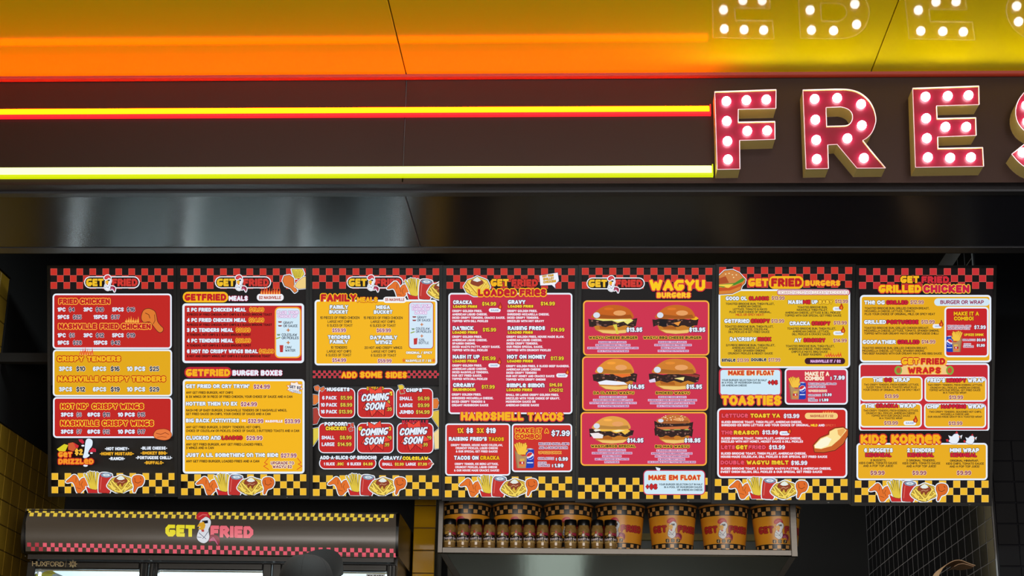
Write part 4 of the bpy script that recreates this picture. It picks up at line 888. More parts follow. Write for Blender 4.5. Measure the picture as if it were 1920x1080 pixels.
    a.rrect(60, 942, 614, 1188, 36, SKY, (206, 50, 70), 14); a.rrect(640, 942, 1196, 1262, 34, (204, 46, 72), WH, 14)
    for t, x0, x1 in (('MAKE', 142, 284), ('EM', 304, 374), ('FLOAT', 392, 546)): a.text(t, x0, x1, 982, 44, (206, 60, 30), (250, 196, 120), 6, wt=.27)
    for t, x1, y in (('YOUR BURGER SELECTION CUT IN HALF', 482, 1046), ('IN A POOL OF MUSHROOM SAUCE', 430, 1068), ('OR AMERICAN CHEESE', 306, 1092)): a.text(t, 86, x1, y, 18, (34, 60, 70), wt=.19)
    a.text('+$6', 492, 578, 1066, 40, (206, 40, 44), (60, 20, 30), 5, wt=.26)
    a.text('MAKE IT A', 818, 1030, 990, 38, (250, 236, 220), (226, 160, 90), 4, wt=.22); a.text('COMBO!', 818, 984, 1030, 36, (250, 236, 220), (226, 160, 90), 4, wt=.22); a.text('$', 1040, 1054, 1030, 30, WH, NV, 5); a.text('7.99', 1070, 1168, 1024, 38, WH, NV, 6, wt=.25)
    for t, x0, x1, y, c in (('INCLUDES SMALL CHIPS AND', 848, 1094, 1078, (110, 60, 110)), ('A CAN OR WATER', 848, 998, 1104, (110, 60, 110)), ('UPSIZE DRINK', 850, 1010, 1140, (236, 170, 70)), ('600ML BOTTLE', 848, 956, 1178, (110, 60, 110)), ('FROZEN', 848, 900, 1210, (110, 60, 110)), ('LEMONADE', 848, 928, 1224, (110, 60, 110))):
        a.text(t, x0, x1, y, 17, c, (238, 222, 238), 4, wt=.2)
    for t, x0, x1, y in (('$', 970, 982, 1176), ('0.99', 990, 1052, 1174), ('$', 944, 956, 1222), ('1.99', 964, 1024, 1220)): a.text(t, x0, x1, y, 26, WH, NV, 5, wt=.25)
    combo_pic(a, 668, 1026, .88)
    a.crop(1335, 710, 4.596)
    a.text('TOASTIES', 80, 596, 186, 86, (246, 186, 30), (206, 50, 66), 14, wt=.27)
    a.rrect(44, 252, 1166, 856, 40, (204, 36, 32), WH, 15)
    H((('LeTTUCe', 82, 310, 'p'), ('TOAST YA', 330, 586, 'y')), 318); H((('THe', 78, 178, 'p'), ('ReASOn', 186, 404, 'y')), 464); H((('LeTS', 76, 198, 'p'), ('GeT', 204, 306, 'y'), ('FRIeD', 312, 464, 'p')), 590); H((('DOUBLe', 72, 278, 'p'), ('WAGYU meLT', 296, 660, 'y')), 722)
    for t, x0, x1, y in (('$13.99', 616, 752, 321), ('$13.99', 432, 568, 462), ('$13.99', 490, 628, 590), ('$16.99', 680, 820, 725)): a.text(t, x0, x1, y, 38, (240, 236, 244), (90, 40, 90), 4, wt=.22)
    for t, x0, x1, y in (('SLICED BRIOCHE TOAST, THIGH FILLET, AMERICAN CHEESE,', 80, 774, 373), ('SHREDDED ICE BERG LETTUCE AND YOUR CHOICE OF ORIGINAL,', 80, 842, 400), ('AND', 916, 970, 401), ('SLICED BRIOCHE TOAST, THIGH FILLET, AMERICAN CHEESE,', 78, 768, 514), ('DRIZZLED WITH HOT HONEY, MICKEY SAUCE & DILL PICKLES', 78, 784, 541), ('SLICED BRIOCHE TOAST, THIGH FILLET, AMERICAN CHEESE,', 76, 812, 644), ('HOUSE-MADE COLESLAW, DILL PICKLES & OUR SPECIAL GET FRIED SAUCE', 76, 992, 672), ('SLICED BRIOCHE TOAST, 2 SMASHED WAGYU PATTIES, 2 AMERICAN CHEESE,', 74, 1026, 774), ('SWEET ONION RELISH, DILL PICKLES & OUR SPECIAL GET FRIED SAUCE', 72, 948, 802)):
        a.text(t, x0, x1, y, 21, (240, 232, 244), wt=.25)
    a.text('MILD', 850, 908, 401, 22, LY, wt=.25); a.text('SPICY !', 976, 1062, 402, 22, (240, 90, 60), (110, 20, 20), 2, wt=.25)
    a.rrect(800, 294, 1084, 348, 26, (246, 206, 130)); a.text('NASHVILLE IT / $2', 846, 1044, 321, 22, (180, 50, 50), wt=.22)
    flames_row(a, 950, 1050, 294, 34, 5); hot_pill(a, 582, 668, 470, 668, 446)
    a.blob([(872, 575), (930, 510), (1005, 478), (1010, 450), (1060, 425), (1130, 418), (1170, 440), (1168, 490), (1130, 560), (1060, 615), (960, 635), (885, 632)], (200, 96, 36), (80, 36, 20), 5)
    a.up(); a.poly([(880, 575), (935, 515), (1010, 485), (1014, 455), (1062, 430), (1130, 424), (1160, 445), (1100, 520), (1030, 580), (940, 606), (885, 600)], (252, 226, 150)); a.up(); a.poly([(884, 575), (940, 520), (990, 500), (1030, 520), (1000, 575), (940, 600), (888, 596)], (252, 246, 214)); a.poly([(1080, 440), (1130, 428), (1150, 446), (1110, 500), (1085, 480)], (236, 170, 90))
    a.checks(20, 865, 1167, 1044, 19, 3, CY_, CYE); foods(a, -56, 28, .985)
    return a


def board_grilled():
    a = Art(); a.crop(1600, 490, 4.696)
    a.poly([(42, 54), (4, 2128), (1200, 2128), (1238, 54)], BG); a.up()
    a.checks(50, 61, 1232, 242, 19, 3, (196, 48, 52), CKE)
    a.text('GET', 412, 578, 160, 64, (246, 182, 30), KK, 10, wt=.28, z=202); a.text('FRIED', 598, 842, 162, 62, (206, 44, 56), KK, 10, wt=.28, z=202)
    a.text('GRILLED', 222, 596, 242, 70, (246, 186, 24), (196, 36, 44), 14, wt=.29, z=204); a.text('CHICKEN', 614, 1022, 242, 70, (200, 30, 70), (246, 186, 60), 12, wt=.29, z=204)
    a.rrect(58, 296, 1214, 890, 34, (230, 170, 28), WH, 16); a.rrect(48, 896, 1198, 1498, 34, (198, 40, 50), WH, 15)
    a.rrect(712, 326, 1200, 392, 33, (208, 230, 244)); a.text('BURGER OR WRAP', 764, 1148, 359, 34, (150, 50, 90), wt=.2)
    a.rrect(802, 400, 1192, 844, 34, (198, 36, 40), WH, 15)
    def H(parts, y, h=36):
        for t, x0, x1, c in parts: a.text(t, x0, x1, y, h, {'w': WH, 'r': (206, 32, 56), 'y': (246, 190, 40)}[c], (50, 40, 60) if c == 'w' else (80, 16, 30), 5, wt=.3)
    H((('THe OG', 94, 276, 'w'), ('GRILLED', 288, 480, 'r')), 362); H((('GRILLED', 94, 286, 'w'), ('PORTUGESE', 292, 572, 'r')), 534); H((('GODFATHER', 80, 372, 'w'), ('GRILLED', 386, 580, 'r')), 710)
    for t, x0, x1, y in (('$12.99', 500, 618, 359), ('$13.99', 596, 714, 533), ('$14.99', 598, 720, 708)): a.text(t, x0, x1, y, 34, PU, (250, 226, 196), 4, wt=.17)
    K2 = (56, 46, 28)
    for t, x0, x1, y in (('TOASTED BRIOCHE BUN, GRILLED CHICKEN BREAST,', 98, 668, 413), ('MOZARELLA CHEESE, LETTUCE, TOMATO,', 98, 542, 438), ('PLUS YOUR CHOICE OF ORIGINAL, MILD, OR SPICY HEAT', 98, 718, 464), ('TOASTED BRIOCHE BUN, GRILLED CHICKEN BREAST,', 94, 666, 586), ('MOZARELLA CHEESE, LETTUCE, TOMATO, SPANISH ONIONS,', 94, 754, 610), ('TOPPED WITH OUR CREAMY MAYO AND PORTUGESE CHILLI', 94, 748, 635), ('TOASTED BRIOCHE BUN, GRILLED CHICKEN BREAST,', 78, 650, 763), ('MOZARELLA CHEESE, LETTUCE, SPANISH ONIONS,', 78, 626, 787), ('TWO BEEF RASHERS WITH OUR CREAMY MAYO AND BBQ SAUCE', 78, 778, 811)):
        a.text(t, x0, x1, y, 20, K2, wt=.19)
    hot_pill(a, 698, 778, 571, 774, 548)
    a.text('MAKE IT A', 882, 1104, 460, 38, YB, KK, 4, wt=.25); a.text('COMBO!', 884, 1056, 503, 36, YB, KK, 4, wt=.25); a.text('$7.99', 1062, 1164, 580, 34, WH, (90, 30, 60), 5, wt=.22)
    for t, x0, x1, y, c in (('INCLUDES SMALL CHIPS', 828, 1034, 570, (120, 60, 100)), ('AND A CAN OR WATER', 828, 1024, 592, (120, 60, 100)), ('600ML BOTTLE', 962, 1072, 692, (120, 60, 100)), ('FROZEN', 972, 1032, 730, (120, 60, 100)), ('LEMONADE', 968, 1056, 750, (120, 60, 100))): a.text(t, x0, x1, y, 16, c, (240, 226, 236), 4, wt=.2)
    a.text('UPSIZE DRINK', 974, 1146, 646, 22, LY, (120, 60, 20), 3, wt=.22); a.text('$0.99', 1084, 1162, 692, 26, WH, NV, 4, wt=.25); a.text('$1.99', 1084, 1156, 740, 26, WH, NV, 4, wt=.25)
    combo_pic(a, 966, 622, .82, -1)
    a.up(); a.rrect(416, 842, 826, 922, 38, (246, 180, 60)); a.up(); a.poly([(370, 960), (480, 900), (780, 900), (880, 960), (860, 996), (390, 996)], (240, 200, 130)); a.up(); a.ell(395, 960, 34, 40, (130, 170, 60)); a.ell(850, 960, 34, 40, (130, 170, 60)); a.up(); a.ell(398, 960, 20, 26, (206, 80, 50)); a.ell(848, 960, 20, 26, (206, 80, 50))
    a.text('GET', 424, 576, 880, 58, (246, 186, 30), (190, 36, 36), 12, wt=.28, z=206); a.text('FRIED', 592, 808, 880, 58, (200, 36, 36), (246, 186, 60), 12, wt=.28, z=206); a.text('WRAPS', 478, 770, 960, 58, (204, 36, 36), (246, 186, 60), 12, wt=.28, z=208)
    a.crop(1600, 710, 4.5)
    for x0, y0, x1, y1 in ((56, -20, 584, 192), (600, -16, 1124, 194), (54, 206, 578, 412), (596, 210, 1120, 416)): a.rrect(x0, y0, x1, y1, 34, (232, 172, 30), WH, 12)
    H((('THE', 164, 248, 'w'), ('OG', 260, 324, 'r'), ('WRAP', 336, 476, 'w')), 10); H((("FRED'S", 622, 774, 'w'), ('KRISPY', 784, 950, 'r'), ('WRAP', 962, 1110, 'w')), 14); H((('THE', 96, 180, 'w'), ('CRACKA', 190, 376, 'r'), ('WRAP', 386, 528, 'w')), 228); H((('CHIP', 618, 722, 'w'), ('HAPPENS', 738, 952, 'r'), ('WRAP', 964, 1106, 'w')), 234)
    for t, x0, x1, y in (('TWO CRISPY TENDERS, FRESH ICEBERG LETTUCE,', 88, 552, 50), ('SLICED TOMATOS IN A TOASTED WRAP PLUS', 108, 534, 72), ('YOUR CHOICE OF ORIGINAL, MILD OR SPICY HEAT', 82, 560, 94), ('TWO CRISPY TENDERS, FRESH ICEBERG LETTUCE,', 626, 1088, 53), ('CRUNCHY DILL PICKLES, AMERICAN CHEESE,', 646, 1070, 76), ('TOPPED WITH OUR SPECIAL GET FRIED SAUCE', 638, 1072, 97), ('IN A TOASTED WRAP.', 756, 956, 118),
                         ('TWO CRISPY TENDERS, FRESH ICEBERG LETTUCE,', 84, 548, 269), ('CRUNCHY DILL PICKLES, AMERICAN CHEESE', 106, 520, 291), ('TOPPED WITH OUR CRACKZ SAUCE', 150, 478, 312), ('IN A TOASTED WRAP', 218, 414, 333), ('TWO CRISPY TENDERS, SEASONED HOT CHIPS,', 638, 1080, 279), ('MOZARELLA CHEESE AND', 736, 974, 300), ('OUR HOUSE-MADE GRAVY IN A TOASTED WRAP', 626, 1084, 321)):
        a.text(t, x0, x1, y, 17, K2, wt=.19)
    for t, x0, x1, y in (('$13.99', 262, 380, 148), ('$13.99', 806, 924, 157), ('$13.99', 258, 374, 373), ('$13.99', 802, 918, 376)): a.text(t, x0, x1, y, 32, PU, (250, 230, 200), 4, wt=.18)
    hot_pill(a, 424, 528, 374, 524, 344)
    a.up(); a.poly([(20, 438), (1180, 438), (1180, 452), (20, 452)], BG); a.z = 44
    a.up(); a.rect(20, 448, 1150, 860, BG); a.rrect(26, 542, 1132, 856, 32, (232, 172, 30), WH, 14)
    a.up(); a.text('KIDS', 60, 278, 510, 78, (246, 176, 26), (200, 44, 44), 15, wt=.28, z=210); a.text('KORneR', 318, 734, 510, 78, (246, 176, 26), (200, 44, 44), 15, wt=.28, z=210)
    for x, y, k in ((850, 508, 1.0), (985, 518, .82)):
        def P(l): return [(x + px * k, y + py * k) for px, py in l]
        a.blob(P([(-46, 20), (-30, -8), (0, -40), (28, -44), (46, -24), (40, 10), (20, 42), (-20, 40)]), (232, 238, 248), (90, 100, 130), 3)
        a.blob(P([(-50, -30), (-20, -20), (-12, 4), (-34, 6)]), (232, 238, 248)); a.blob(P([(50, -26), (70, -34), (58, 2)]), (232, 238, 248)); a.blob(P([(8, -46), (22, -66), (34, -48)]), (206, 44, 50)); a.blob(P([(-70, 4), (-50, 2), (-46, 22), (-64, 24)]), (206, 44, 50)); a.blob(P([(40, -26), (56, -18), (40, -10)]), (236, 110, 60))
    z = 220
    for t, x0, x1, s_, x2, x3, pr, x4, x5 in (('6 NUGGETS', 90, 332, 'KIDSMEAL', 100, 320, '$9.99', 142, 262), ('2 TENDERS', 452, 684, 'KIDSMEAL', 456, 678, '$9.99', 496, 614), ('MINI WRAP', 812, 1060, 'KIDSMEAL', 818, 1040, '$9.99', 870, 992)):
        a.text(t, x0, x1, 603, 36, WH, (50, 40, 60), 5, wt=.3, z=z); a.text(s_, x2, x3, 643, 36, (206, 32, 56), (70, 16, 30), 5, wt=.29, z=z); a.text(pr, x4, x5, 794, 36, PU, (250, 232, 210), 4, wt=.19, z=z)
    for t, x0, x1, y in (('6 NUGGETS,', 144, 276, 687), ('KIDS CHIPS, TOMATO SAUCE', 50, 368, 711), ('AND A POP TOP JUICE!', 82, 334, 735), ('2 ORIGINAL TENDERS,', 446, 690, 689), ('KIDS CHIPS, TOMATO SAUCE', 414, 732, 713), ('AND A POP TOP JUICE!', 446, 696, 738), ('ORIGINAL MINIWRAP,', 814, 1056, 691), ('KIDS CHIPS, TOMATO SAUCE', 782, 1100, 716), ('AND A POP TOP JUICE!', 810, 1062, 740)): a.text(t, x0, x1, y, 19, K2, wt=.19, z=z)
    a.checks(8, 860, 1140, 1042, 19, 3, CY_, CYE); foods(a, -68, 30, .965)
    return a


# ------------------------------------------------------------------ the setting
M['cream'] = mat('cream_wall', (206, 190, 150), 0.6, noise=0.05, nscale=3)
YF, YB_ = 4.0, 4.5            # front of the sign fascia and back of its soffit
ZC, ZU = 2.735, 2.409         # hall ceiling and soffit heights
SX, PW = -0.5, 1.28           # a panel joint and the panel width
LX, RX = -2.55, 1.72          # side walls of the kitchen
YW, YD = 7.6, 9.8             # back wall, and the deeper back wall behind the range hood


def struct(name, kind='structure', org=(0, 0, 0)):
    return root(name, org, kind=kind)


o = MB().box(-6, 6, -4, 10.2, -0.1, 0).obj('floor', M['floor']); tag(o, kind='structure')
ce = struct('ceiling')
MB().box(-4.4, 4.7, -1.2, YF - .002, ZC + .012, ZC + .04).obj('ceiling_backing', M['joint'], ce)
for k in range(-3, 4):
    x0 = SX + PW * k
    for y0, y1 in ((-1.2, 1.4), (1.4, YF - .004)):
        MB().cbox(x0 + .0015, x0 + PW - .0015, y0 + .0015, y1 - .0015, ZC, ZC + .012, .0012).obj('ceiling_panel', M['ceil'], ce)
# rounded bead at the ceiling edge; its red colour stands in for neon reflection
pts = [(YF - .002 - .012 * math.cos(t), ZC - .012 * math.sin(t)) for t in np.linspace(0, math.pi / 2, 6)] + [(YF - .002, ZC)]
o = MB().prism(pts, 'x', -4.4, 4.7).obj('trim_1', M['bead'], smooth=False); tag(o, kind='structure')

wf = struct('wall_front')
MB().box(-4.4, 4.7, YF + .008, YF + .05, ZU + .03, ZC + .04).obj('fascia_backing', M['grout'], wf)  # pale grey in the joints stands in for light caught on panel edges
for x0, x1 in ((SX - 2 * PW - 1.2, SX - 2 * PW), (SX - 2 * PW, SX), (SX, SX + 2 * PW), (SX + 2 * PW, SX + 2 * PW + 1.2)):
    MB().cbox(x0 + .001, x1 - .001, YF, YF + .01, ZU + .006, ZC, .001).obj('fascia_panel', M['fascia'], wf)
MB().box(-4.4, 4.7, YF - .004, YF + .045, ZU + .002, ZU + .0075).obj('fascia_lip', M['fascia'], wf)
MB().box(-4.4, 4.7, YF + .045, YF + .075, ZU - .004, ZU + .02).obj('front_rail', M['trim'], wf)
so = struct('ceiling_soffit')
so.name = 'trim_2'
MB().box(-4.4, 4.7, YF + .05, YB_ + .03, ZU + .012, ZU + .03).obj('soffit_backing', M['grout'], so)  # pale too, so the soffit joints look like edges catching light
for x0, x1 in ((SX - 2 * PW - 1.2, SX - 2 * PW), (SX - 2 * PW, SX), (SX, SX + 2 * PW), (SX + 2 * PW, SX + 2 * PW + 1.2)):
    MB().cbox(x0 + .001, x1 - .001, YF + .076, YB_, ZU, ZU + .012, .001).obj('soffit_panel', M['under'], so)
MB().prism([(YB_ + .002, ZU - .002), (YB_ + .05, ZU - .002 + .000), (YB_ + .05, ZU + .3), (YB_ + .002, ZU + .3)], 'x', -4.4, 4.7).obj('rear_rail', M['trim'], so)
MB().box(-4.4, 4.7, YB_ + .05, YB_ + .06, ZU + .0, ZU + .9).obj('soffit_back_panel', M['black'], so)

o = MB().box(-4.4, 4.7, YB_ + .06, YD + .3, 3.36, 3.42).obj('ceiling', M['black']); tag(o, kind='structure')


def tile_mesh(w_, h, d=.006, c=.0025):
    """one glazed tile, front face towards -y, bottom corner at the origin"""
    me = bpy.data.meshes.new('tile')
    i = c
    v = [(0, 0, 0), (w_, 0, 0), (w_, 0, h), (0, 0, h), (0, -d + c, 0), (w_, -d + c, 0), (w_, -d + c, h), (0, -d + c, h), (i, -d, i), (w_ - i, -d, i), (w_ - i, -d, h - i), (i, -d, h - i)]
    f = [(0, 1, 5, 4), (1, 2, 6, 5), (2, 3, 7, 6), (3, 0, 4, 7), (4, 5, 9, 8), (5, 6, 10, 9), (6, 7, 11, 10), (7, 4, 8, 11), (8, 9, 10, 11)]
    me.from_pydata(v, [], f); me.update()
    return me, v, f


def tiles(parent, m, w_, h, gap, cells, place, rotz, stuff=(), d=.006, gaph=None):
    me, v, f = tile_mesh(w_ - gap, h - (gaph or gap), d, min(.0025, d * .6))
    me.materials.append(m)
    for cc in cells:
        o = bpy.data.objects.new('tile', me); COL.objects.link(o); o.parent = parent
        o.location = place(cc); o.rotation_euler = (random.uniform(-.004, .004), random.uniform(-.002, .002), rotz + random.uniform(-.004, .004))
    if stuff:
        R = Matrix.Rotation(rotz, 3, 'Z'); b = MB()
        for cc in stuff:
            p = Vector(place(cc)); b.add([tuple(p + R @ Vector(q)) for q in v], f)
        o = b.obj('tiling', m, parent); o['kind'] = 'stuff'


# left wall: ochre tiles below a black cladding
wl = struct('wall_left')
MB().box(LX - .1, LX - .001, 3.2, YW, 0, 3.36).obj('wall_core', M['grout_b'], wl)
zt = 2.365; s_ = .105; y_s = 6.55
near = [(k, r) for k in range(-3, 0) for r in range(-5, 6)]
far = [(k, r) for k in range(0, 10) for r in range(-5, 0)]
low = [(k, r) for k in range(-30, 10) for r in range(-22, -5)] + [(k, r) for k in range(-30, -3) for r in range(-5, 6)]
pl = lambda c: (LX, y_s + c[0] * s_, zt + c[1] * s_)
# tile faces +x: local -y must point to +x  -> rotate by +90 degrees about z, local x runs along +y
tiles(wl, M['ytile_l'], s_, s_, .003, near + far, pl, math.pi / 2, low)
MB().box(LX, LX + .012, y_s, YW, zt + .0, 3.36).obj('black_cladding', M['black'], wl)
MB().box(LX, LX + .012, 3.2, y_s, zt + s_ * 6, 3.36).obj('black_cladding', M['black'], wl)

# back wall and the yellow tiled pier beside the range hood
wb = struct('wall_back')
MB().box(LX - .1, -.66, YW, YW + .1, 0, 3.36).obj('wall_core', M['black'], wb)
MB().box(-.76, -.66, YW + .1, YD, 0, 3.36).obj('wall_core', M['black'], wb)
MB().box(-.76, RX + .1, YD, YD + .1, 0, 3.36).obj('wall_core', M['black'], wb)
MB().box(-.6, 1.0, YD - .02, YD, 0, 3.3).obj('added_cream_lining', M['cream'], wb)  # unseen lining added so the black tiles mirror a pale surface
PX0, PX1 = -.786, -.684
ZP = float(at(800, 1032.5, 7.2)[2])
MB().box(PX0 + .002, PX1 - .002, 7.2, YW, 0, 3.3).obj('pier_core', M['grout_b'], wb)
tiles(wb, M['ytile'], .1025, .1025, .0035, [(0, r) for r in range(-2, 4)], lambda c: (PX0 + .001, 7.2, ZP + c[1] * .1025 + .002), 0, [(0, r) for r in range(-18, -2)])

# right wall: long glossy black tiles, and the dark tiled return towards the hall
wr = struct('wall_right')
MB().box(RX + .0002, RX + .1, 6.76, YD, 0, 3.36).obj('wall_core', M['grout'], wr)
tw, th = .131, .0893; zj = 2.008
cells = [(k, r) for k in range(0, 23) for r in range(-3, 5)]
low = [(k, r) for k in range(0, 23) for r in range(-22, -3)] + [(k, r) for k in range(0, 23) for r in range(5, 14)]
# tile faces -x: rotate by -90 degrees, local x runs along -y
tiles(wr, M['btile'], tw, th, .011, cells, lambda c: (RX, 6.772 + (c[0] + 1) * tw, zj + c[1] * th + .002), -math.pi / 2, low, d=.0012, gaph=.0032)
MB().box(RX + .001, 2.9, 6.74, 6.76, 0, 3.36).obj('wall_core', M['grout_d'], wr)
MB().box(RX + .004, 2.9, 6.732, 6.74, 2.33, 3.36).obj('black_cladding', M['btile_m'], wr)
tiles(wr, M['btile_m'], .0893, .0893, .002, [(k, r) for k in range(0, 4) for r in range(-4, 4)], lambda c: (RX + .004 + c[0] * .0893, 6.74, zj - .035 + c[1] * .0893), 0, [(k, r) for k in range(0, 13) for r in range(-22, -4)] + [(k, r) for k in range(4, 13) for r in range(-4, 4)])

# ------------------------------------------------------------------ neon strips on the fascia
def neon(name, z, hgt, x1, m_front, m_sleeve, label):
    t = root(name, ((-4.2 + x1) / 2, YF, z), label, 'neon light', 'neon strips along the dark fascia')
    MB().cbox(-4.2, x1, YF - .016, YF - .003, z - hgt / 2, z + hgt / 2, .002).obj('glowing_tube', m_front, t)
    b = MB()
    b.box(-4.2, x1 + .001, YF - .0155, YF, z - hgt / 2 - .0075, z - hgt / 2 - .0005)
    b.box(-4.2, x1 + .001, YF - .004, YF, z + hgt / 2 + .0005, z + hgt / 2 + .0035)
    b.box(-4.2, x1, YF - .003, YF - .0002, z - hgt / 2 - .0005, z + hgt / 2 + .0005)
    b.obj('sleeve', m_sleeve, t)
    c = MB()
    c.box(x1 + .001, x1 + .004, YF - .016, YF - .0002, z - hgt / 2 - .008, z + hgt / 2 + .004).obj('end_cap', m_sleeve, t)
    return t


zu = float(at(700, 206, YF - .016)[2]); zl = float(at(700, 318.5, YF - .016)[2])
neon('neon_strip', zu, .017, .336, M['neon_o'], M['neon_r'], 'upper glowing orange neon strip in a red sleeve running to the letter F')
neon('neon_strip', zl, .021, .338, M['neon_y'], M['neon_g'], 'lower glowing lemon neon strip along the foot of the dark fascia')

# ------------------------------------------------------------------ marquee letters
LD = .063


def sp(x, y, Y=YF - LD):          # enlarged-view coordinates of the sign -> the plane of the letter faces
    p = at(1320 + x / 3.085, y / 3.085, Y)
    return float(p[0]), float(p[2])


def marquee(ch, outer, holes, bulbs, label):
    O = [sp(*p) for p in outer]; Hs = [[sp(*p) for p in h] for h in holes]
    xs = [p[0] for p in O]; zs = [p[1] for p in O]
    t = root('marquee_letter', ((min(xs) + max(xs)) / 2, YF, min(zs)), label, 'letter', 'marquee letters on the fascia')
    yf = YF - LD
    def fill(loops, y, name, m, smooth=False):
        cu = bpy.data.curves.new('c', 'CURVE'); cu.dimensions = '2D'; cu.fill_mode = 'FRONT'
        for L in loops:
            s = cu.splines.new('POLY'); s.points.add(len(L) - 1); s.use_cyclic_u = True
            for i, p in enumerate(L): s.points[i].co = (p[0], p[1], 0, 1)
        ob = bpy.data.objects.new('c', cu); COL.objects.link(ob)
        dg = bpy.context.evaluated_depsgraph_get(); me = ob.evaluated_get(dg).to_mesh()
        v = [(q.co.x, y, q.co.y) for q in me.vertices]; f = [tuple(p.vertices) for p in me.polygons]
        bpy.data.objects.remove(ob); bpy.data.curves.remove(cu)
        return link_mesh(name, v, f, m, t)
    fill([O] + Hs, yf + .008, 'face', M['crimson'])
    for L in [O] + Hs:
        n = len(L); b = MB()
        for i in range(n):
            p, q = L[i], L[(i + 1) % n]
            b.add([(p[0], yf, p[1]), (q[0], yf, q[1]), (q[0], YF - .0005, q[1]), (p[0], YF - .0005, p[1])], [(0, 1, 2, 3)])
        b.obj('return', M['brass'], t)
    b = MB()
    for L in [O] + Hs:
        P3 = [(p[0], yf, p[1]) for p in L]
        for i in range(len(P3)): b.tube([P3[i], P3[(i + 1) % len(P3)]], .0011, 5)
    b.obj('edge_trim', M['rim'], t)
    for x, y in bulbs:
        cx, cz = sp(x, y)
        q = MB().lathe([(.0001, .0135), (.0065, .0118), (.0108, .0072), (.0125, 0), (.0112, -.006), (.0105, -.012)], (0, 0, 0), 14)
        v = [(cx + a_, yf + .002 - c_, cz + b_) for a_, b_, c_ in q.v]
        link_mesh('bulb', v, q.f, M['bulb'], t, True)
    return t


marquee('F', [(62, 530), (417, 518), (416, 627), (198, 632), (198, 706), (410, 702), (411, 806), (206, 812), (208, 978), (76, 980)], [],
        [(130, 583), (246, 577), (361, 573), (132, 698), (251, 755), (366, 753), (136, 814), (139, 920)], 'crimson marquee letter F with eight lit bulbs and gold sides')
def arcs(pts, n=4):
    o = []
    for i in range(1, len(pts) - 2):
        p0, p1, p2, p3 = pts[i - 1:i + 3]
        for k in range(n):
            t = k / n
            o.append(tuple(.5 * (2 * p1[j] + (p2[j] - p0[j]) * t + (2 * p0[j] - 5 * p1[j] + 4 * p2[j] - p3[j]) * t * t + (3 * p1[j] - p0[j] - 3 * p2[j] + p3[j]) * t ** 3) for j in (0, 1)))
    return o + [pts[-2]]


marquee('R', [(572, 520)] + arcs([(600, 516), (760, 515), (840, 518), (900, 536), (950, 575), (980, 625), (994, 680), (990, 720), (972, 765), (945, 795), (918, 812), (890, 830)]) + [ (1050, 972), (885, 973), (770, 835), (716, 838), (720, 975), (590, 977)],
        [[(706, 622)] + arcs([(740, 620), (790, 619), (830, 630), (853, 652), (859, 680), (850, 708), (828, 724), (790, 728), (740, 730)]) + [(710, 730)]],
        [(641, 570), (771, 565), (910, 600), (645, 690), (914, 723), (650, 807), (830, 798), (653, 918), (926, 912)], 'crimson marquee letter R with nine lit bulbs and gold sides')
marquee('E', [(1207, 510), (1590, 497), (1592, 605), (1345, 612), (1349, 685), (1572, 680), (1575, 783), (1352, 792), (1354, 858), (1612, 853), (1618, 962), (1223, 968)], [],
        [(1282, 557), (1411, 553), (1531, 549), (1286, 682), (1398, 732), (1518, 732), (1290, 797), (1296, 908), (1425, 911), (1545, 908)], 'crimson marquee letter E with ten lit bulbs, next after the R')
cl = [(2150, 640), (2118, 590), (2060, 552), (1990, 542), (1920, 552), (1876, 590), (1856, 640), (1866, 690), (1902, 724), (1970, 748), (2040, 770), (2096, 800), (2124, 846), (2110, 898), (2062, 936), (1990, 948), (1910, 932), (1860, 902), (1822, 858)]
cl = arcs([cl[0]] + cl + [cl[-1]], 3); hw = 54; L_ = []; R_ = []
for i, p in enumerate(cl):
    q0, q1 = cl[max(0, i - 1)], cl[min(len(cl) - 1, i + 1)]
    d = math.hypot(q1[0] - q0[0], q1[1] - q0[1]); nx, ny = -(q1[1] - q0[1]) / d, (q1[0] - q0[0]) / d
    L_.append((p[0] + nx * hw, p[1] + ny * hw)); R_.append((p[0] - nx * hw, p[1] - ny * hw))
marquee('S', L_ + R_[::-1], [], [(2128, 616), (2040, 560), (1930, 556), (1866, 606), (1872, 700), (1980, 752), (2086, 796), (2110, 890), (2010, 938), (1900, 925), (1845, 880)], 'crimson marquee letter S cut off by the edge of the picture')

# ------------------------------------------------------------------ menu boards
boards = [
    (board_fried, ((94.9, 503.2), (326, 503.2), (328.2, 925), (96.9, 924.6)), 'menu screen of fried chicken, tenders and wings with GET DRIZZLED at its foot'),
    (board_meals, ((338.5, 503.2), (573.8, 503.2), (575, 928.4), (340, 928.2)), 'menu screen headed MEALS over a yellow BURGER BOXES panel'),
    (board_family, ((586, 503), (823.7, 503), (823, 930), (587, 929.6)), 'menu screen headed FAMILY MEALS with three COMING SOON bursts below'),
    (board_loaded, ((837.3, 503), (1078, 503), (1072.4, 932.4), (834.3, 932.2)), 'menu screen headed LOADED FRIES over HARDSHELL TACOS'),
    (board_wagyu, ((1091, 502.3), (1335.6, 502.3), (1326.6, 935.2), (1083.8, 935)), 'menu screen headed WAGYU BURGERS with six burger pictures'),
    (board_burgers, ((1348.2, 500.8), (1597.8, 500.8), (1589, 938), (1339.4, 937.5)), 'menu screen headed BURGERS over a red TOASTIES panel'),
    (board_grilled, ((1610.5, 503), (1862.4, 503), (1853.3, 942), (1601.8, 941.5)), 'menu screen headed GRILLED CHICKEN over WRAPS and KIDS KORNER'),
]
NB = len(boards)
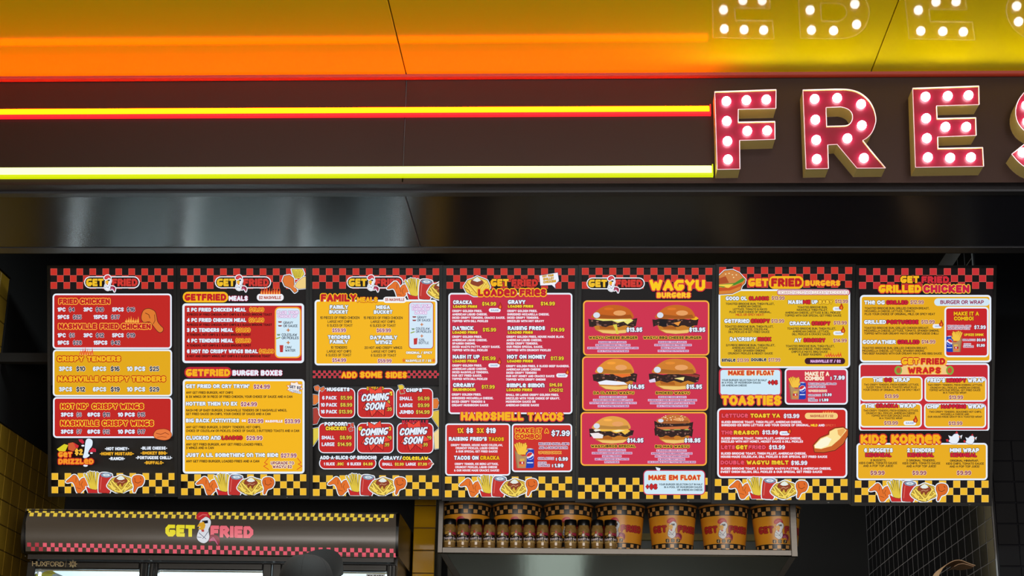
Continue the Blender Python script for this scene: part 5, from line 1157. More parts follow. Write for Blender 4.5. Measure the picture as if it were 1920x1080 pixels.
for bi, (fn, q, label) in enumerate(boards):
    TL, TR, BR, BL = [np.array(p, float) for p in q]
    org = (atb(*BL) + atb(*BR)) / 2
    t = root('menu_screen', org, label, 'menu board', 'menu screens in a row above the kitchen')
    eb = 6.4; P_ = boards[bi - 1][1] if bi else None; N_ = boards[bi + 1][1] if bi < NB - 1 else None
    eL = lambda a_, k: 5.6 if P_ is None else (a_[0] - P_[k][0]) / 2 - .25
    eR = lambda a_, k: 5.6 if N_ is None else (N_[k][0] - a_[0]) / 2 - .25
    oTL, oTR, oBR, oBL = TL + (-eL(TL, 1), -5.5), TR + (eR(TR, 0), -5.5), BR + (eR(BR, 3), eb), BL + (-eL(BL, 2), eb)
    def ring(A, B, o1, o2):
        i = [atb(*p, o1) for p in A]; o_ = [atb(*p, o2) for p in B]
        return i, o_
    inn = [TL, TR, BR, BL]; out = [oTL, oTR, oBR, oBL]
    b = MB()
    fi = [atb(*p) + BN * .008 for p in inn]; fo = [atb(*p) + BN * .008 for p in out]; bo = [atb(*p) + BN * -.045 for p in out]; ii = [atb(*p) for p in inn]
    b.add(fi + fo + bo + ii, [(k, (k + 1) % 4, (k + 1) % 4 + 4, k + 4) for k in range(4)] + [(k + 4, (k + 1) % 4 + 4, (k + 1) % 4 + 8, k + 8) for k in range(4)] + [(k, k + 12, (k + 1) % 4 + 12, (k + 1) % 4) for k in range(4)] + [(8, 9, 10, 11)])
    b.obj('bezel', M['bezel'], t)
    cB = (TL + TR + BR + BL) / 4; w0 = atb(cB[0], cB[1]); kz = (2.62 - w0[2]) / math.cos(TILT); cpt = w0 + np.array([0, -math.sin(TILT), math.cos(TILT)]) * kz
    MB().box(cpt[0] - .05, cpt[0] + .05, cpt[1] + .035, 6.50, 2.595, 2.645).obj('bracket', M['black'], t)
    link_mesh('status_light', MB().hexa([atb(x, y) + BN * .0085 for x, y in ((BR[0] - 38, BR[1] + 3.0), (BR[0] - 34.5, BR[1] + 3.0), (BR[0] - 34.5, BR[1] + 4.6), (BR[0] - 38, BR[1] + 4.6))],
              [atb(x, y) + BN * .0075 for x, y in ((BR[0] - 38, BR[1] + 3.0), (BR[0] - 34.5, BR[1] + 3.0), (BR[0] - 34.5, BR[1] + 4.6), (BR[0] - 38, BR[1] + 4.6))]).v, [(0, 1, 2, 3), (7, 6, 5, 4)], M['steel_m'], t)
    art = fn()
    # a print is trimmed to the lit area of its screen
    quad = [tuple(p) for p in inn]
    V, Fc, C_ = [], [], []
    for fidx, f in enumerate(art.f):
        P = [art.v[i] for i in f]; z = P[0][2]; poly = [(p[0], p[1]) for p in P]
        if any(x < 2 + max(TL[0], BL[0]) or x > min(TR[0], BR[0]) - 2 or y < TL[1] + 2 or y > BL[1] - 2 for x, y in poly):
            for k in range(4):
                (ax, ay), (bx, by) = quad[k], quad[(k + 1) % 4]
                def side(p): return (bx - ax) * (p[1] - ay) - (by - ay) * (p[0] - ax)
                np_ = []
                for i in range(len(poly)):
                    p0, p1 = poly[i], poly[(i + 1) % len(poly)]; s0, s1 = side(p0), side(p1)
                    if s0 >= 0: np_.append(p0)
                    if (s0 >= 0) != (s1 >= 0):
                        u = s0 / (s0 - s1); np_.append((p0[0] + (p1[0] - p0[0]) * u, p0[1] + (p1[1] - p0[1]) * u))
                poly = np_
                if len(poly) < 3: break
        if len(poly) < 3: continue
        b0 = len(V); V += [(x, y, z) for x, y in poly]; Fc.append(tuple(range(b0, b0 + len(poly)))); C_.append(art.cid[fidx])
    art.v, art.f, art.cid = V, Fc, C_
    art.obj('lit_print', lambda x, y, o_: atb(x, y, o_), M['screen'], t)

# rail and rods that carry the screens
t = root('mounting_rail', (-.3, 6.44, 2.62), 'black steel rail behind the menu screens', 'rail')
MB().box(LX + .013, 1.66, 6.50, 6.54, 2.60, 2.64).obj('rail', M['black'], t)

# ------------------------------------------------------------------ drinks fridge
FY = 6.70
pTL, pTR, pBL, pBR = at(46, 953, FY), at(743, 963.6, FY), at(46, 1033.5, FY), at(743, 1045.5, FY)
fx0, fx1 = -2.405, -.806; hz0, hz1 = 1.811, 1.994
bul = .055; hzc = (hz0 + hz1) / 2; hh = (hz1 - hz0) / 2


def hy(z, off=0.0): return FY + .05 - bul * math.sqrt(max(0.0, 1 - .78 * ((z - hzc) / hh) ** 2)) - off


def hplace(x, y, off):
    k = math.floor((y - 950) / 2.5) * 2.5 + 950; u = (y - k) / 2.5
    return hpl(x, k, off) * (1 - u) + hpl(x, k + 2.5, off) * u


def hpl(x, y, off):
    Y = FY
    for _ in range(5):
        p = at(x, y, Y); Y = hy(p[2])
    p = at(x, y, Y - off - .0012)
    return p


t = root('drinks_fridge', ((fx0 + fx1) / 2, 7.1, 0), 'black three-door drinks fridge with a curved lit header', 'fridge')
zs = np.linspace(hz0, hz1, 33)
prof = [(hy(z, -.008), z) for z in zs] + [(7.4, hz1), (7.4, hz0)]
MB().prism(prof, 'x', fx0, fx1).obj('header_body', M['plastic'], t, False)
for x in (fx0 - .012, fx1):
    MB().prism([(hy(z, .004), z) for z in zs] + [(7.4, hz1 + .003), (7.4, hz0 - .003)], 'x', x, x + .012).obj('header_end_cap', M['plastic'], t)
MB().tube([(fx0, hy(hz1) - .001, hz1 + .002), (fx1, hy(hz1) - .001, hz1 + .002)], .003, 6).obj('header_top_edge', M['trim'], t)
a = Art(); a.crop(0, 930, 4.0)
a.t = (0, 0, 1)
def hq(u, v): return (48 + 694.5 * u, (953.8 + 10.0 * u) + (79.8 + 2.2 * u) * v)
a.poly([hq(u, -.0) for u in np.linspace(0, 1, 24)] + [hq(u, 1.0) for u in np.linspace(1, 0, 24)], (72, 63, 54)); a.up()
n = 94; HY = (250, 214, 74); HR = (250, 104, 122)
for r in (0, 1):
    for k in range(n):
        if (k + r) % 2 == 0:
            s_ = -.0016 * 0
            u0, u1 = k / n + .0008 * 0, (k + 1) / n
            sh = -.0035 * r + .004
            a.poly([hq(u0 + sh + .001, .005 + .085 * r), hq(u0 + sh - .001, .09 + .085 * r), hq(u1 + sh - .001, .09 + .085 * r), hq(u1 + sh + .001, .005 + .085 * r)] if u1 + sh + .001 < 1 else [hq(.99, 0), hq(.99, .01), hq(.991, .01)], HY)
            a.poly([hq(u0 + .004, .795 + .1 * r), hq(u0 + .004, .89 + .1 * r), hq(min(1, u1 + .004), .89 + .1 * r), hq(min(1, u1 + .004), .795 + .1 * r)], HR if k > 3 else (190, 60, 74))
a.up(); a.crop(290, 950, 9.143)
a.text('GET', 184, 690, 408, 205, (255, 240, 50), (120, 60, 10), 6, wt=.31, z=20, rise=.02)
a.text('FRIED', 956, 1690, 424, 205, (255, 120, 134), (110, 16, 30), 7, wt=.31, z=20, rise=.02)
a.z = 24; rooster(a, 815, 340, 4.1)
a.obj('header_print', hplace, M['header'], t, dz=4e-5, nrm=lambda p: (0, -1, (hy(p[2] + .001) - hy(p[2] - .001)) / .002), cuts_y=[950 + 2.5 * i for i in range(1, 40)])
# cabinet: carcass, interior, doors
MB().box(fx0 + .01, fx1 - .01, 6.74, 6.80, hz0 - .022, hz0 - .002).obj('canopy_bar', M['plastic2'], t)
zt_ = hz0 - .027
for x0, x1 in ((fx0, fx0 + .03), (fx1 - .03, fx1)): MB().box(x0, x1, 6.80, 7.4, .1, zt_ + .03).obj('side_panel', M['plastic'], t)
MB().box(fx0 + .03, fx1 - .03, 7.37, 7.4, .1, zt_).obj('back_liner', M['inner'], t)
MB().box(fx0 + .03, fx1 - .03, 6.80, 7.37, .1, .35).obj('plinth', M['plastic'], t)
MB().box(fx0 + .03, fx1 - .03, 6.80, 7.37, zt_ - .002, zt_ + .03).obj('top_panel', M['plastic'], t)
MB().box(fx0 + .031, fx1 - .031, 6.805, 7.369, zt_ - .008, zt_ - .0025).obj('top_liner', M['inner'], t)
for z in (.62, .88, 1.14, 1.40):
    MB().box(fx0 + .035, fx1 - .035, 6.86, 7.36, z, z + .012).obj('shelf', M['steel_d'], t)
dx = (fx1 - fx0) / 3
for k in range(3):
    x0, x1 = fx0 + dx * k + .002, fx0 + dx * (k + 1) - .002
    zb, ztp = .36, zt_ - .002
    d = MB()
    fw = .038; tp = ztp - float(at(150, 1066.5, 6.762)[2])
    d.cbox(x0, x0 + fw, 6.762, 6.80, zb, ztp, .004); d.cbox(x1 - fw, x1, 6.762, 6.80, zb, ztp, .004); d.cbox(x0 + fw, x1 - fw, 6.762, 6.80, ztp - tp, ztp, .004); d.cbox(x0 + fw, x1 - fw, 6.762, 6.80, zb, zb + .08, .004)
    door = d.obj('door', M['plastic'], t)
    MB().box(x0 + fw, x1 - fw, 6.784, 6.788, zb + .08, ztp - tp).obj('glass_pane', M['glass'], door)
    hx = x1 - .028 if k != 1 else x0 + .012
    MB().cbox(hx, hx + .016, 6.735, 6.762, .9, ztp - .005, .004).obj('handle', M['plastic'], door)
    for x in (x0 + fw + .004, x1 - fw - .012): MB().box(x, x + .008, 6.803, 6.815, zb + .08, ztp - tp - .01).obj('light_strip', M['led'], t)
    MB().box(x0 + fw, x1 - fw, 6.7835, 6.7838, ztp - tp - .007, ztp - tp - .0015).obj('pale_edge_strip', M['steel_m'], door)
a = Art(); a.crop(40, 1030, 12.0)
st = dict(wt=.13)
a.t = (40, 1030, 12.0)
a.text('HUXFORD', 242, 960, 322, 108, (205, 184, 140), wt=.13, rise=.014, z=1, disc=True)
a.stroke([(1012, 255), (992, 400)], 7, (170, 150, 110), disc=False)
for k in range(8):
    t_ = math.pi * k / 4; c_, s2 = math.cos(t_), math.sin(t_) * .8
    a.stroke([(1160 + 30 * c_, 330 + 30 * s2), (1160 + 96 * c_, 330 + 96 * s2)], 13, (200, 180, 136), disc=False)
    a.stroke([(1160 + 62 * c_ - 22 * s2, 330 + 62 * s2 + 22 * c_), (1160 + 76 * c_, 330 + 76 * s2), (1160 + 62 * c_ + 22 * s2, 330 + 62 * s2 - 22 * c_)], 9, (200, 180, 136), disc=False)
a.stroke([(1160 + 34 * math.cos(k * math.pi / 6), 330 + 30 * math.sin(k * math.pi / 6)) for k in range(12)], 10, (200, 180, 136), closed=True, disc=False)
a.obj('maker_lettering', lambda x, y, o_: at(x, y, 6.7615 - o_), M['label'], t)
lf = Art(); lf.t = (40, 1030, 12.0)
lf.poly([(262, 480), (300, 500), (360, 560), (400, 640), (260, 640), (262, 540)], (160, 170, 60)); lf.poly([(430, 620), (470, 540), (520, 500), (600, 480), (700, 480), (780, 540), (720, 560), (640, 630), (520, 660), (430, 660)], (158, 158, 56)); lf.up(); lf.stroke([(460, 600), (560, 560), (690, 545)], 8, (70, 80, 30), disc=False); lf.stroke([(540, 505), (600, 520), (640, 515)], 7, (70, 80, 30), disc=False); lf.stroke([(500, 600), (580, 590), (680, 580)], 7, (70, 80, 30), disc=False)
lf.obj('leaf_decal', lambda x, y, o_: at(x, y, 6.7835 - o_), M['label'], t)
lb = Art(); lb.t = (440, 930, 4.8)
lb.rect(1186, 702, 1354, 722, (214, 220, 226)); lb.up()
for i, x in enumerate((1200, 1222, 1256, 1280, 1300, 1322)): lb.rect(x, 710 + (i % 2) * 3, x + 14, 722, (30, 34, 44))
lb.obj('notice', lambda x, y, o_: at(x, y, 6.7835 - o_), M['label'], t)
for x, y in ((48, 1043), (280, 1049), (731, 1043)):
    p = at(x, y, 6.738); MB().lathe([(.0001, .003), (.003, .002), (.0035, 0)], (p[0], p[1], p[2]), 8).obj('screw', M['steel_m'], t)

M['white'] = mat('white_board', (225, 232, 226), 0.5)
# ------------------------------------------------------------------ range hood with its top shelf
HYF = 6.85
zl_, zr_ = 1.876, 1.869
hx0, hx1 = float(at(820, 1030, HYF)[0]), float(at(1496, 1036, HYF)[0])
zs0 = 1.872; lip = .025
t = root('range_hood', ((hx0 + hx1) / 2, 7.4, 1.0), 'stainless steel range hood with a shelf of jars and buckets on top', 'range hood')
MB().cbox(hx0 + .02, hx1 - .02, HYF, HYF + .012, zs0 - lip, zs0, .002).obj('shelf_lip', M['steel'], t)
MB().box(hx0 + .004, hx1 - .004, HYF + .012, 7.42, zs0 - .006, zs0 - .001).obj('shelf', M['steel'], t)
MB().box(hx0, hx1, 7.43, 7.44, zs0, 2.5).obj('splash_panel', M['steel_d'], t)
pl_ = float(at(833, 980, HYF)[0]); pr_ = float(at(1483, 980, HYF)[0])
MB().cbox(hx0, pl_ - .004, HYF - .002, HYF + .03, zs0 - lip, 2.3, .002).obj('post', M['steel'], t)
MB().cbox(hx1 - .028, hx1, HYF - .004, HYF + .03, zs0 - lip - .004, 2.3, .002).obj('post', M['steel'], t)
MB().box(hx0, hx1, 7.40, 7.43, 2.0, 2.03).obj('back_rail', M['tin'], t)
# canopy: front panel narrowing towards its foot, leaning back
zt0 = zs0 - lip - .002; zb0 = 1.30
A = [(hx0 + .012, HYF + .016, zt0), (hx1 - .006, HYF + .016, zt0)]; dropx = .36
B = [(hx0 + .012 + dropx, HYF + .30, zb0), (hx1 - .006 - dropx, HYF + .30, zb0)]
nx_, nz_ = 40, 12
v = []; f = []
for j in range(nz_ + 1):
    for i in range(nx_ + 1):
        u, w2 = i / nx_, j / nz_
        x = (A[0][0] * (1 - w2) + B[0][0] * w2) * (1 - u) + (A[1][0] * (1 - w2) + B[1][0] * w2) * u
        y = A[0][1] * (1 - w2) + B[0][1] * w2 + .004 * math.sin(u * 9 + w2 * 3) * math.sin(math.pi * u)
        v.append((x, y, zt0 * (1 - w2) + zb0 * w2))
for j in range(nz_):
    for i in range(nx_): f.append((j * (nx_ + 1) + i, j * (nx_ + 1) + i + 1, (j + 1) * (nx_ + 1) + i + 1, (j + 1) * (nx_ + 1) + i))
link_mesh('canopy_front', v, f, M['steel_m'], t, True)
for sgn, x in ((1, hx0 + .012), (-1, hx1 - .006)):
    q = [(x, HYF + .014, zt0), (x + sgn * dropx, HYF + .298, zb0)]
    w3 = .028
    MB().hexa([(q[0][0], q[0][1], q[0][2]), (q[0][0] + sgn * w3, q[0][1], q[0][2]), (q[1][0] + sgn * w3, q[1][1], q[1][2]), (q[1][0], q[1][1], q[1][2])],
              [(q[0][0], q[0][1] + .01, q[0][2]), (q[0][0] + sgn * w3, q[0][1] + .01, q[0][2]), (q[1][0] + sgn * w3, q[1][1] + .01, q[1][2]), (q[1][0], q[1][1] + .01, q[1][2])]).obj('corner_angle', M['steel'], t)
    MB().add([(x, HYF + .016, zt0), (x + sgn * dropx, HYF + .30, zb0), (x + sgn * dropx, 7.5, zb0), (x, 7.5, zt0)], [(0, 1, 2, 3)]).obj('canopy_side', M['steel_d'], t)
MB().box(hx0 + .012 + dropx, hx1 - .006 - dropx, HYF + .30, 7.5, zb0 - .04, zb0).obj('canopy_foot', M['steel_d'], t)

# unseen bench and white board, added below view for the hood front to mirror
t = root('added_bench', (-.1, 5.9, 0), 'unseen steel bench added below the range hood front for its reflection', 'bench')
MB().cbox(-.72, 1.15, 5.55, 6.35, .86, .90, .004).obj('bench_top', M['steel'], t)
MB().box(-.68, 1.1, 5.6, 6.3, .25, .27).obj('lower_shelf', M['steel'], t)
for x in (-.7, 1.1):
    for y in (5.6, 6.27): MB().box(x, x + .03, y, y + .03, 0, .86).obj('leg', M['steel'], t)
t = root('added_board', (-.2, 5.95, .90), 'unseen white board added on the bench, mirrored in the hood front', 'reflector board')
MB().cbox(-.32, -.05, 5.6, 6.3, .9003, .92, .004).obj('board', M['white'], t)

# cream card cartons lying flat behind the buckets
for i, (x0, x1) in enumerate(((1203, 1222), (1298, 1320), (1398, 1412))):
    a0, a1 = at(x0, 1020, 7.28)[0], at(x1, 1020, 7.28)[0]
    c = root('carton', ((a0 + a1) / 2, 7.32, zs0), ['cream card carton seen between the fourth and fifth buckets', 'cream card carton seen between the fifth and sixth buckets', 'cream card carton seen between the sixth and last buckets'][i], 'box', 'cream cartons behind the buckets')
    MB().cbox(a0 - .03, a1 + .03, 7.28, 7.38, zs0 - .0005, zs0 + .05, .002).obj('body', M['tin'], c)
    MB().cbox(a0 - .032, a1 + .032, 7.278, 7.382, zs0 + .05, zs0 + .068, .002).obj('lid', M['tin'], c)

# ------------------------------------------------------------------ paper buckets
def bend(x, st, x0, r, h):
    k = math.floor((x - x0) / st) * st + x0; u = (x - k) / st
    q0, q1 = math.radians(k), math.radians(k + st)
    return (r * (math.sin(q0) * (1 - u) + math.sin(q1) * u), -r * (math.cos(q0) * (1 - u) + math.cos(q1) * u), h)


def bucket_shape(name):
    t = root(name, (0, 0, 0))
    r0, r1, H_ = .0865, .1085, .213
    MB().lathe([(r0 - .004, .006), (r0, 0), (r1, H_), (r1 - .002, H_), (r0 - .002, .008), (.001, .008)], (0, 0, 0), 48).obj('cup', M['card_b'], t, True)
    rim = MB()
    pr = [(r1 + .001 + .0035 * math.cos(q), H_ + .0035 * math.sin(q)) for q in np.linspace(-1.2, math.pi + 1.2, 9)]
    rim.lathe(pr, (0, 0, 0), 48).obj('rolled_rim', M['rim_b'], t, True)
    def place(x, y, off):          # x in degrees round the cup (0 = front), y in mm up from the foot, negative = up in print space
        h = -y / 1000; r = r0 + (r1 - r0) * h / H_ + .0003 + off
        return bend(x / 1.7, 7.5, -180, r, h)
    a = Art(); a.t = (0, 0, 1); U = 1.7
    OY = (238, 160, 40)
    a.rect(-180 * U, -213, 180 * U, 0, OY); a.up()
    for y0, y1, rows in ((-206, -162, 2), (-42, -2, 2)):
        a.rect(-180 * U, y0, 180 * U, y1, (22, 24, 24)); a.up()
        hh_ = (y1 - y0 - 8) / rows
        for r in range(rows):
            for k in range(30):
                if (k + r) % 2 == 0:
                    x = (-180 + k * 12) * U
                    a.rect(x + 1.6, y0 + 4 + r * hh_ + .6, x + 12 * U - 1.6, y0 + 4 + (r + 1) * hh_ - .6, (240, 176, 96))
        a.up()
    a.t = (0, -106, 1)
    a.text('GET', -62 * U, -19 * U, 2, 31, (186, 44, 44), (104, 16, 26), 2.2, wt=.27, z=12, disc=True)
    a.text('FRIED', 9 * U, 72 * U, 2, 31, (186, 44, 44), (104, 16, 26), 2.2, wt=.27, z=12, disc=True)
    a.z = 14; rooster(a, -8 * U, -3, .66)
    a.z = 28
    for i, x in enumerate((-18 * U, -4 * U, 10 * U)):
        a.rrect(x - 8, 46, x + 8, 61, 3.5, (30, 28, 22)); z = a.z + 1
        if i == 0: a.stroke([(x + 3, 49), (x, 50), (x, 60)], 2.3, (224, 200, 150), z, disc=False); a.stroke([(x - 3, 54.5), (x + 3, 54.5)], 2, (224, 200, 150), z, disc=False)
        if i == 1: a.stroke([(x + 4 * math.cos(q), 53.5 + 4 * math.sin(q)) for q in np.linspace(0, 2 * math.pi, 9)[:-1]], 1.6, (176, 180, 140), z, closed=True, disc=False)
        if i == 2: a.stroke([(x, 49), (x, 58), (x - 3, 58)], 2.2, (224, 200, 150), z, disc=False); a.stroke([(x, 49), (x + 3.5, 52)], 2, (224, 200, 150), z, disc=False)
    a.obj('print', place, M['card'], t, dz=1e-4, step=2e-6, nrm=lambda p: (p[0], p[1], -.01), cuts_x=[(-180 + 7.5 * i) * 1.7 for i in range(1, 48)])
    return t


M['card_b'] = mat('amber_card', (220, 146, 50), 0.4)
M['rim_b'] = mat('amber_card_rim', (196, 140, 84), 0.42)
bk = bucket_shape('paper_bucket')
BL_ = ['standing at the post by the yellow pier, behind the first jars', 'second from the yellow pier, behind the jars', 'third from the yellow pier, behind the jars', 'half hidden by the last jar of the row', 'standing clear of the jars, next after the half hidden one', 'between the first clear bucket and the one at the corner post', 'behind the corner post at the open end of the shelf']
for i, xc in enumerate((874, 969.5, 1066, 1163, 1260.5, 1358, 1455.5)):
    o = bk if i == 0 else copy_tree(bk)
    p = at(xc, 1000, 7.045)
    o.location = (p[0], 7.045, zs0 - .0008 + .0008)
    o.rotation_euler = (0, 0, math.radians((-4, 3, 2, -9, 2, -3, 6)[i]) + math.atan2(p[0], -7.0) * 0)
    tag(o, 'amber checked paper bucket, ' + BL_[i], 'bucket', 'paper buckets along the hood shelf')

# ------------------------------------------------------------------ seasoning jars
def jar_shape():
    t = root('seasoning_jar', (0, 0, 0))
    MB().lathe([(.001, 0), (.0245, 0), (.0265, .003), (.0265, .009), (.025, .012), (.0262, .016), (.0262, .086), (.0255, .092), (.0225, .098), (.0225, .104)], (0, 0, 0), 28).obj('jar', M['spice'], t, True)
    l = MB().lathe([(.0265, .1035), (.0268, .106), (.0268, .126), (.0255, .1285), (.001, .1285)], (0, 0, 0), 28); l.obj('lid', M['lid'], t, True)
    def place(x, y, off):
        return bend(x, 12, -80, .02645 + off, -y / 1000)
    a = Art(); a.t = (0, 0, 1)
    a.poly([(-80, -58), (80, -58), (80, -28), (-80, -28)], (20, 17, 18)); a.up()
    for i in range(11):
        x = -75 + 15 * i
        a.poly([(x - 7, -27), (x + 7, -27), (x + 2, -38 - 6 * math.sin(i * 2.1)), (x - 3, -36)], (214, 178, 110))
        a.poly([(x - 5, -57), (x + 6, -57), (x, -74 - 8 * math.sin(i * 1.7))], (60, 22, 22))
    a.up(); a.text('GET', -56, -14, -66, 11, (224, 176, 70), KK, 1.2, wt=.28, z=4, disc=False); a.text('FRIED', 14, 72, -64, 12, (188, 44, 80), KK, 1.2, wt=.28, z=4, disc=False)
    a.text('Chicken Salt', -72, 72, -43, 10, (236, 220, 226), wt=.3, z=4, disc=False); a.stroke([(-40, -52), (-20, -56), (20, -56), (40, -52)], 2.2, (206, 160, 90), 4, disc=False)
    a.z = 5; a.ell(-4, -60, 11, 6, (236, 232, 236), n=10); a.ell(-2, -72, 9, 6, (190, 56, 50), n=10); a.ell(-4, -67, 5, 3, (230, 170, 60), n=8)
    a.obj('label', place, M['label'], t, dz=1e-4, step=2e-6, nrm=lambda p: (p[0], p[1], 0), cuts_x=[-80 + 12 * i for i in range(1, 14)])
    return t


jr = jar_shape()
ordn = ['first', 'second', 'third', 'fourth', 'fifth', 'sixth', 'seventh', 'eighth', 'ninth', 'tenth', 'eleventh', 'twelfth', 'thirteenth and last']
for i, zx in enumerate((128, 264, 400, 537, 673, 810, 945, 1083, 1220, 1370, 1505, 1645, 1782)):
    o = jr if i == 0 else copy_tree(jr)
    p = at(820 + zx / 5.486, 1000, 6.895)
    o.location = (p[0], 6.895, zs0)
    o.rotation_euler = (0, 0, math.radians(random.uniform(-14, 14)))
    tag(o, f'black-lidded jar of tan seasoning, {ordn[i]} from the yellow pier', 'jar', 'seasoning jars in a row on the hood shelf')

# ------------------------------------------------------------------ the worker in the black cap (only the cap shows above the frame's foot)
pc = at(574, 1086, 6.05); px, py, pz = float(pc[0]), 6.05, float(pc[2])       # middle of the crown
t = root('person', (px, py, 0), 'person in a black cap facing away, in front of the drinks fridge', 'person')


def skin_body(name, joints, edges, m, parent, sub=2):
    me = bpy.data.meshes.new(name)
    org = np.array(parent['_org'])
    me.from_pydata([tuple(np.array(j[:3]) - org) for j in joints], edges, [])
    o = bpy.data.objects.new(name, me); COL.objects.link(o); o.parent = parent
    sk = o.modifiers.new('skin', 'SKIN'); sk.use_smooth_shade = True
    for i, j in enumerate(joints):
        me.skin_vertices[0].data[i].radius = (j[3], j[4] if len(j) > 4 else j[3])
    me.skin_vertices[0].data[0].use_root = True
    ss = o.modifiers.new('sub', 'SUBSURF'); ss.levels = sub; ss.render_levels = sub
    dg = bpy.context.evaluated_depsgraph_get(); m2 = bpy.data.meshes.new_from_object(o.evaluated_get(dg))
    o.modifiers.clear(); o.data = m2; m2.materials.clear(); m2.materials.append(m)
    m2.polygons.foreach_set('use_smooth', [True] * len(m2.polygons))
    return o


hz = pz - .02            # ear line height
sh_z = hz - .27
body = [(px, py, 1.0 * sh_z / 1.42 * .68, .15, .11), (px, py, sh_z - .22, .14, .10), (px, py, sh_z - .02, .15, .09), (px, py - .01, sh_z + .07, .055), (px, py - .02, sh_z + .15, .05),
        (px - .18, py, sh_z - .03, .06), (px - .24, py - .03, sh_z - .30, .045), (px - .18, py - .22, sh_z - .42, .034), (px - .15, py - .28, sh_z - .44, .026),
        (px + .18, py, sh_z - .03, .06), (px + .24, py - .03, sh_z - .30, .045), (px + .18, py - .22, sh_z - .42, .034), (px + .15, py - .28, sh_z - .44, .026),
        (px - .09, py, sh_z - .62, .095), (px - .10, py - .02, sh_z - .98, .062), (px - .10, py + .02, .09, .042), (px - .10, py - .13, .04, .036),
        (px + .09, py, sh_z - .62, .095), (px + .10, py - .02, sh_z - .98, .062), (px + .10, py + .02, .09, .042), (px + .10, py - .13, .04, .036)]
ed = [(0, 1), (1, 2), (2, 3), (3, 4), (2, 5), (5, 6), (6, 7), (7, 8), (2, 9), (9, 10), (10, 11), (11, 12), (0, 13), (13, 14), (14, 15), (15, 16), (0, 17), (17, 18), (18, 19), (19, 20)]
body = [(b_[0], 2 * py - b_[1]) + tuple(b_[2:]) for b_ in body]
skin_body('clothed_body', body, ed, M['shirt'], t)
# head: a shaped ovoid with brow, nose and jaw, facing the hall and bent a little down
def head_pt(u, v):
    r = 1.0
    x = math.sin(v) * math.cos(u); y = math.sin(v) * math.sin(u); z = math.cos(v)
    sx, sy, szz = .074, .092, .118
    if z < 0: sx *= 1 + .28 * z; sy *= 1 + .12 * z
    fy = y
    nose = math.exp(-((x / .16) ** 2) - (((z + .12) / .2) ** 2)) * (.26 if fy < 0 else 0)
    sock = math.exp(-(((abs(x) - .34) / .16) ** 2) - (((z - .10) / .12) ** 2)) * (-.07 if fy < 0 else 0)
    chin = math.exp(-((x / .3) ** 2) - (((z + .86) / .2) ** 2)) * (.14 if fy < 0 else 0)
    k = 1 + nose + sock + chin
    return (px + x * sx, py + .02 - y * sy * k, hz - .03 + z * szz)
nu, nv = 36, 24
v = [head_pt(2 * math.pi * i / nu, math.pi * (j + .02) / (nv + .04)) for j in range(nv + 1) for i in range(nu)]
f = [(j * nu + i, j * nu + (i + 1) % nu, (j + 1) * nu + (i + 1) % nu, (j + 1) * nu + i) for j in range(nv) for i in range(nu)] + [tuple(range(nu)), tuple(range((nv + 1) * nu - 1, nv * nu - 1, -1))]
hd = link_mesh('head', v, f, M['skin'], t, True)
for s in (-1, 1):
    e = MB().lathe([(.0001, .011), (.007, .009), (.011, 0), (.007, -.009), (.0001, -.011)], (0, 0, 0), 12)
    link_mesh('eye', [(px + s * .026 + q[0], py + .100 + q[1], hz - .018 + q[2] * .6) for q in e.v], e.f, M['eye'], hd, True)
    link_mesh('iris', [(px + s * .026 + q[0] * .42, py + .1108 + q[1] * .2, hz - .018 + q[2] * .4) for q in e.v], e.f, M['hair'], hd, True)
    link_mesh('ear', [(px + s * .074 + q[0] * .7, py + .01 + q[1] * 1.6, hz - .03 + q[2] * 2.6) for q in e.v], e.f, M['skin'], hd, True)
link_mesh('mouth', [(px + q[0] * 2.2, py + .108 + q[1] * .5, hz - .092 + q[2] * .5) for q in e.v], e.f, M['lip'], hd, True)
hb = MB().lathe([(.080, .02), (.082, -.02), (.076, -.075), (.06, -.1)], (0, 0, 0), 28)
link_mesh('hair', [(px + q[0] * .96, py + .008 + (q[1] * 1.12 if q[1] < .02 else .0224), hz + q[2]) for q in hb.v], hb.f, M['hair'], hd, True)
for s in (-1, 1):           # hands: palm, four curled fingers and a thumb
    wx, wy, wz = px + s * .15, py + .28, sh_z - .44
    js = [(wx, wy, wz, .024, .016), (wx - s * .015, wy + .04, wz - .012, .034, .014), (wx - s * .025, wy + .085, wz - .02, .036, .012)]
    ed_ = [(0, 1), (1, 2)]
    skin_body('hand', js, ed_, M['skin'], t, 2)
    for k, ln in enumerate((.062, .072, .067, .052)):
        bx = wx - s * .025 + (k - 1.5) * .019
        skin_body('finger', [(bx, wy + .075, wz - .02, .0085), (bx, wy + .085 - ln * .45, wz - .026, .008), (bx, wy + .085 - ln * .75, wz - .045, .0072), (bx, wy + .085 - ln * .8, wz - .065, .0062)], [(0, 1), (1, 2), (2, 3)], M['skin'], t, 1)
    skin_body('thumb', [(wx - s * .035, wy + .025, wz - .01, .010), (wx - s * .062, wy + .055, wz - .018, .0095), (wx - s * .07, wy + .085, wz - .03, .008)], [(0, 1), (1, 2)], M['skin'], t, 1)

cp = root('baseball_cap', (px, py, hz), 'plain black baseball cap with an orange stitch, worn at the fridge', 'cap')
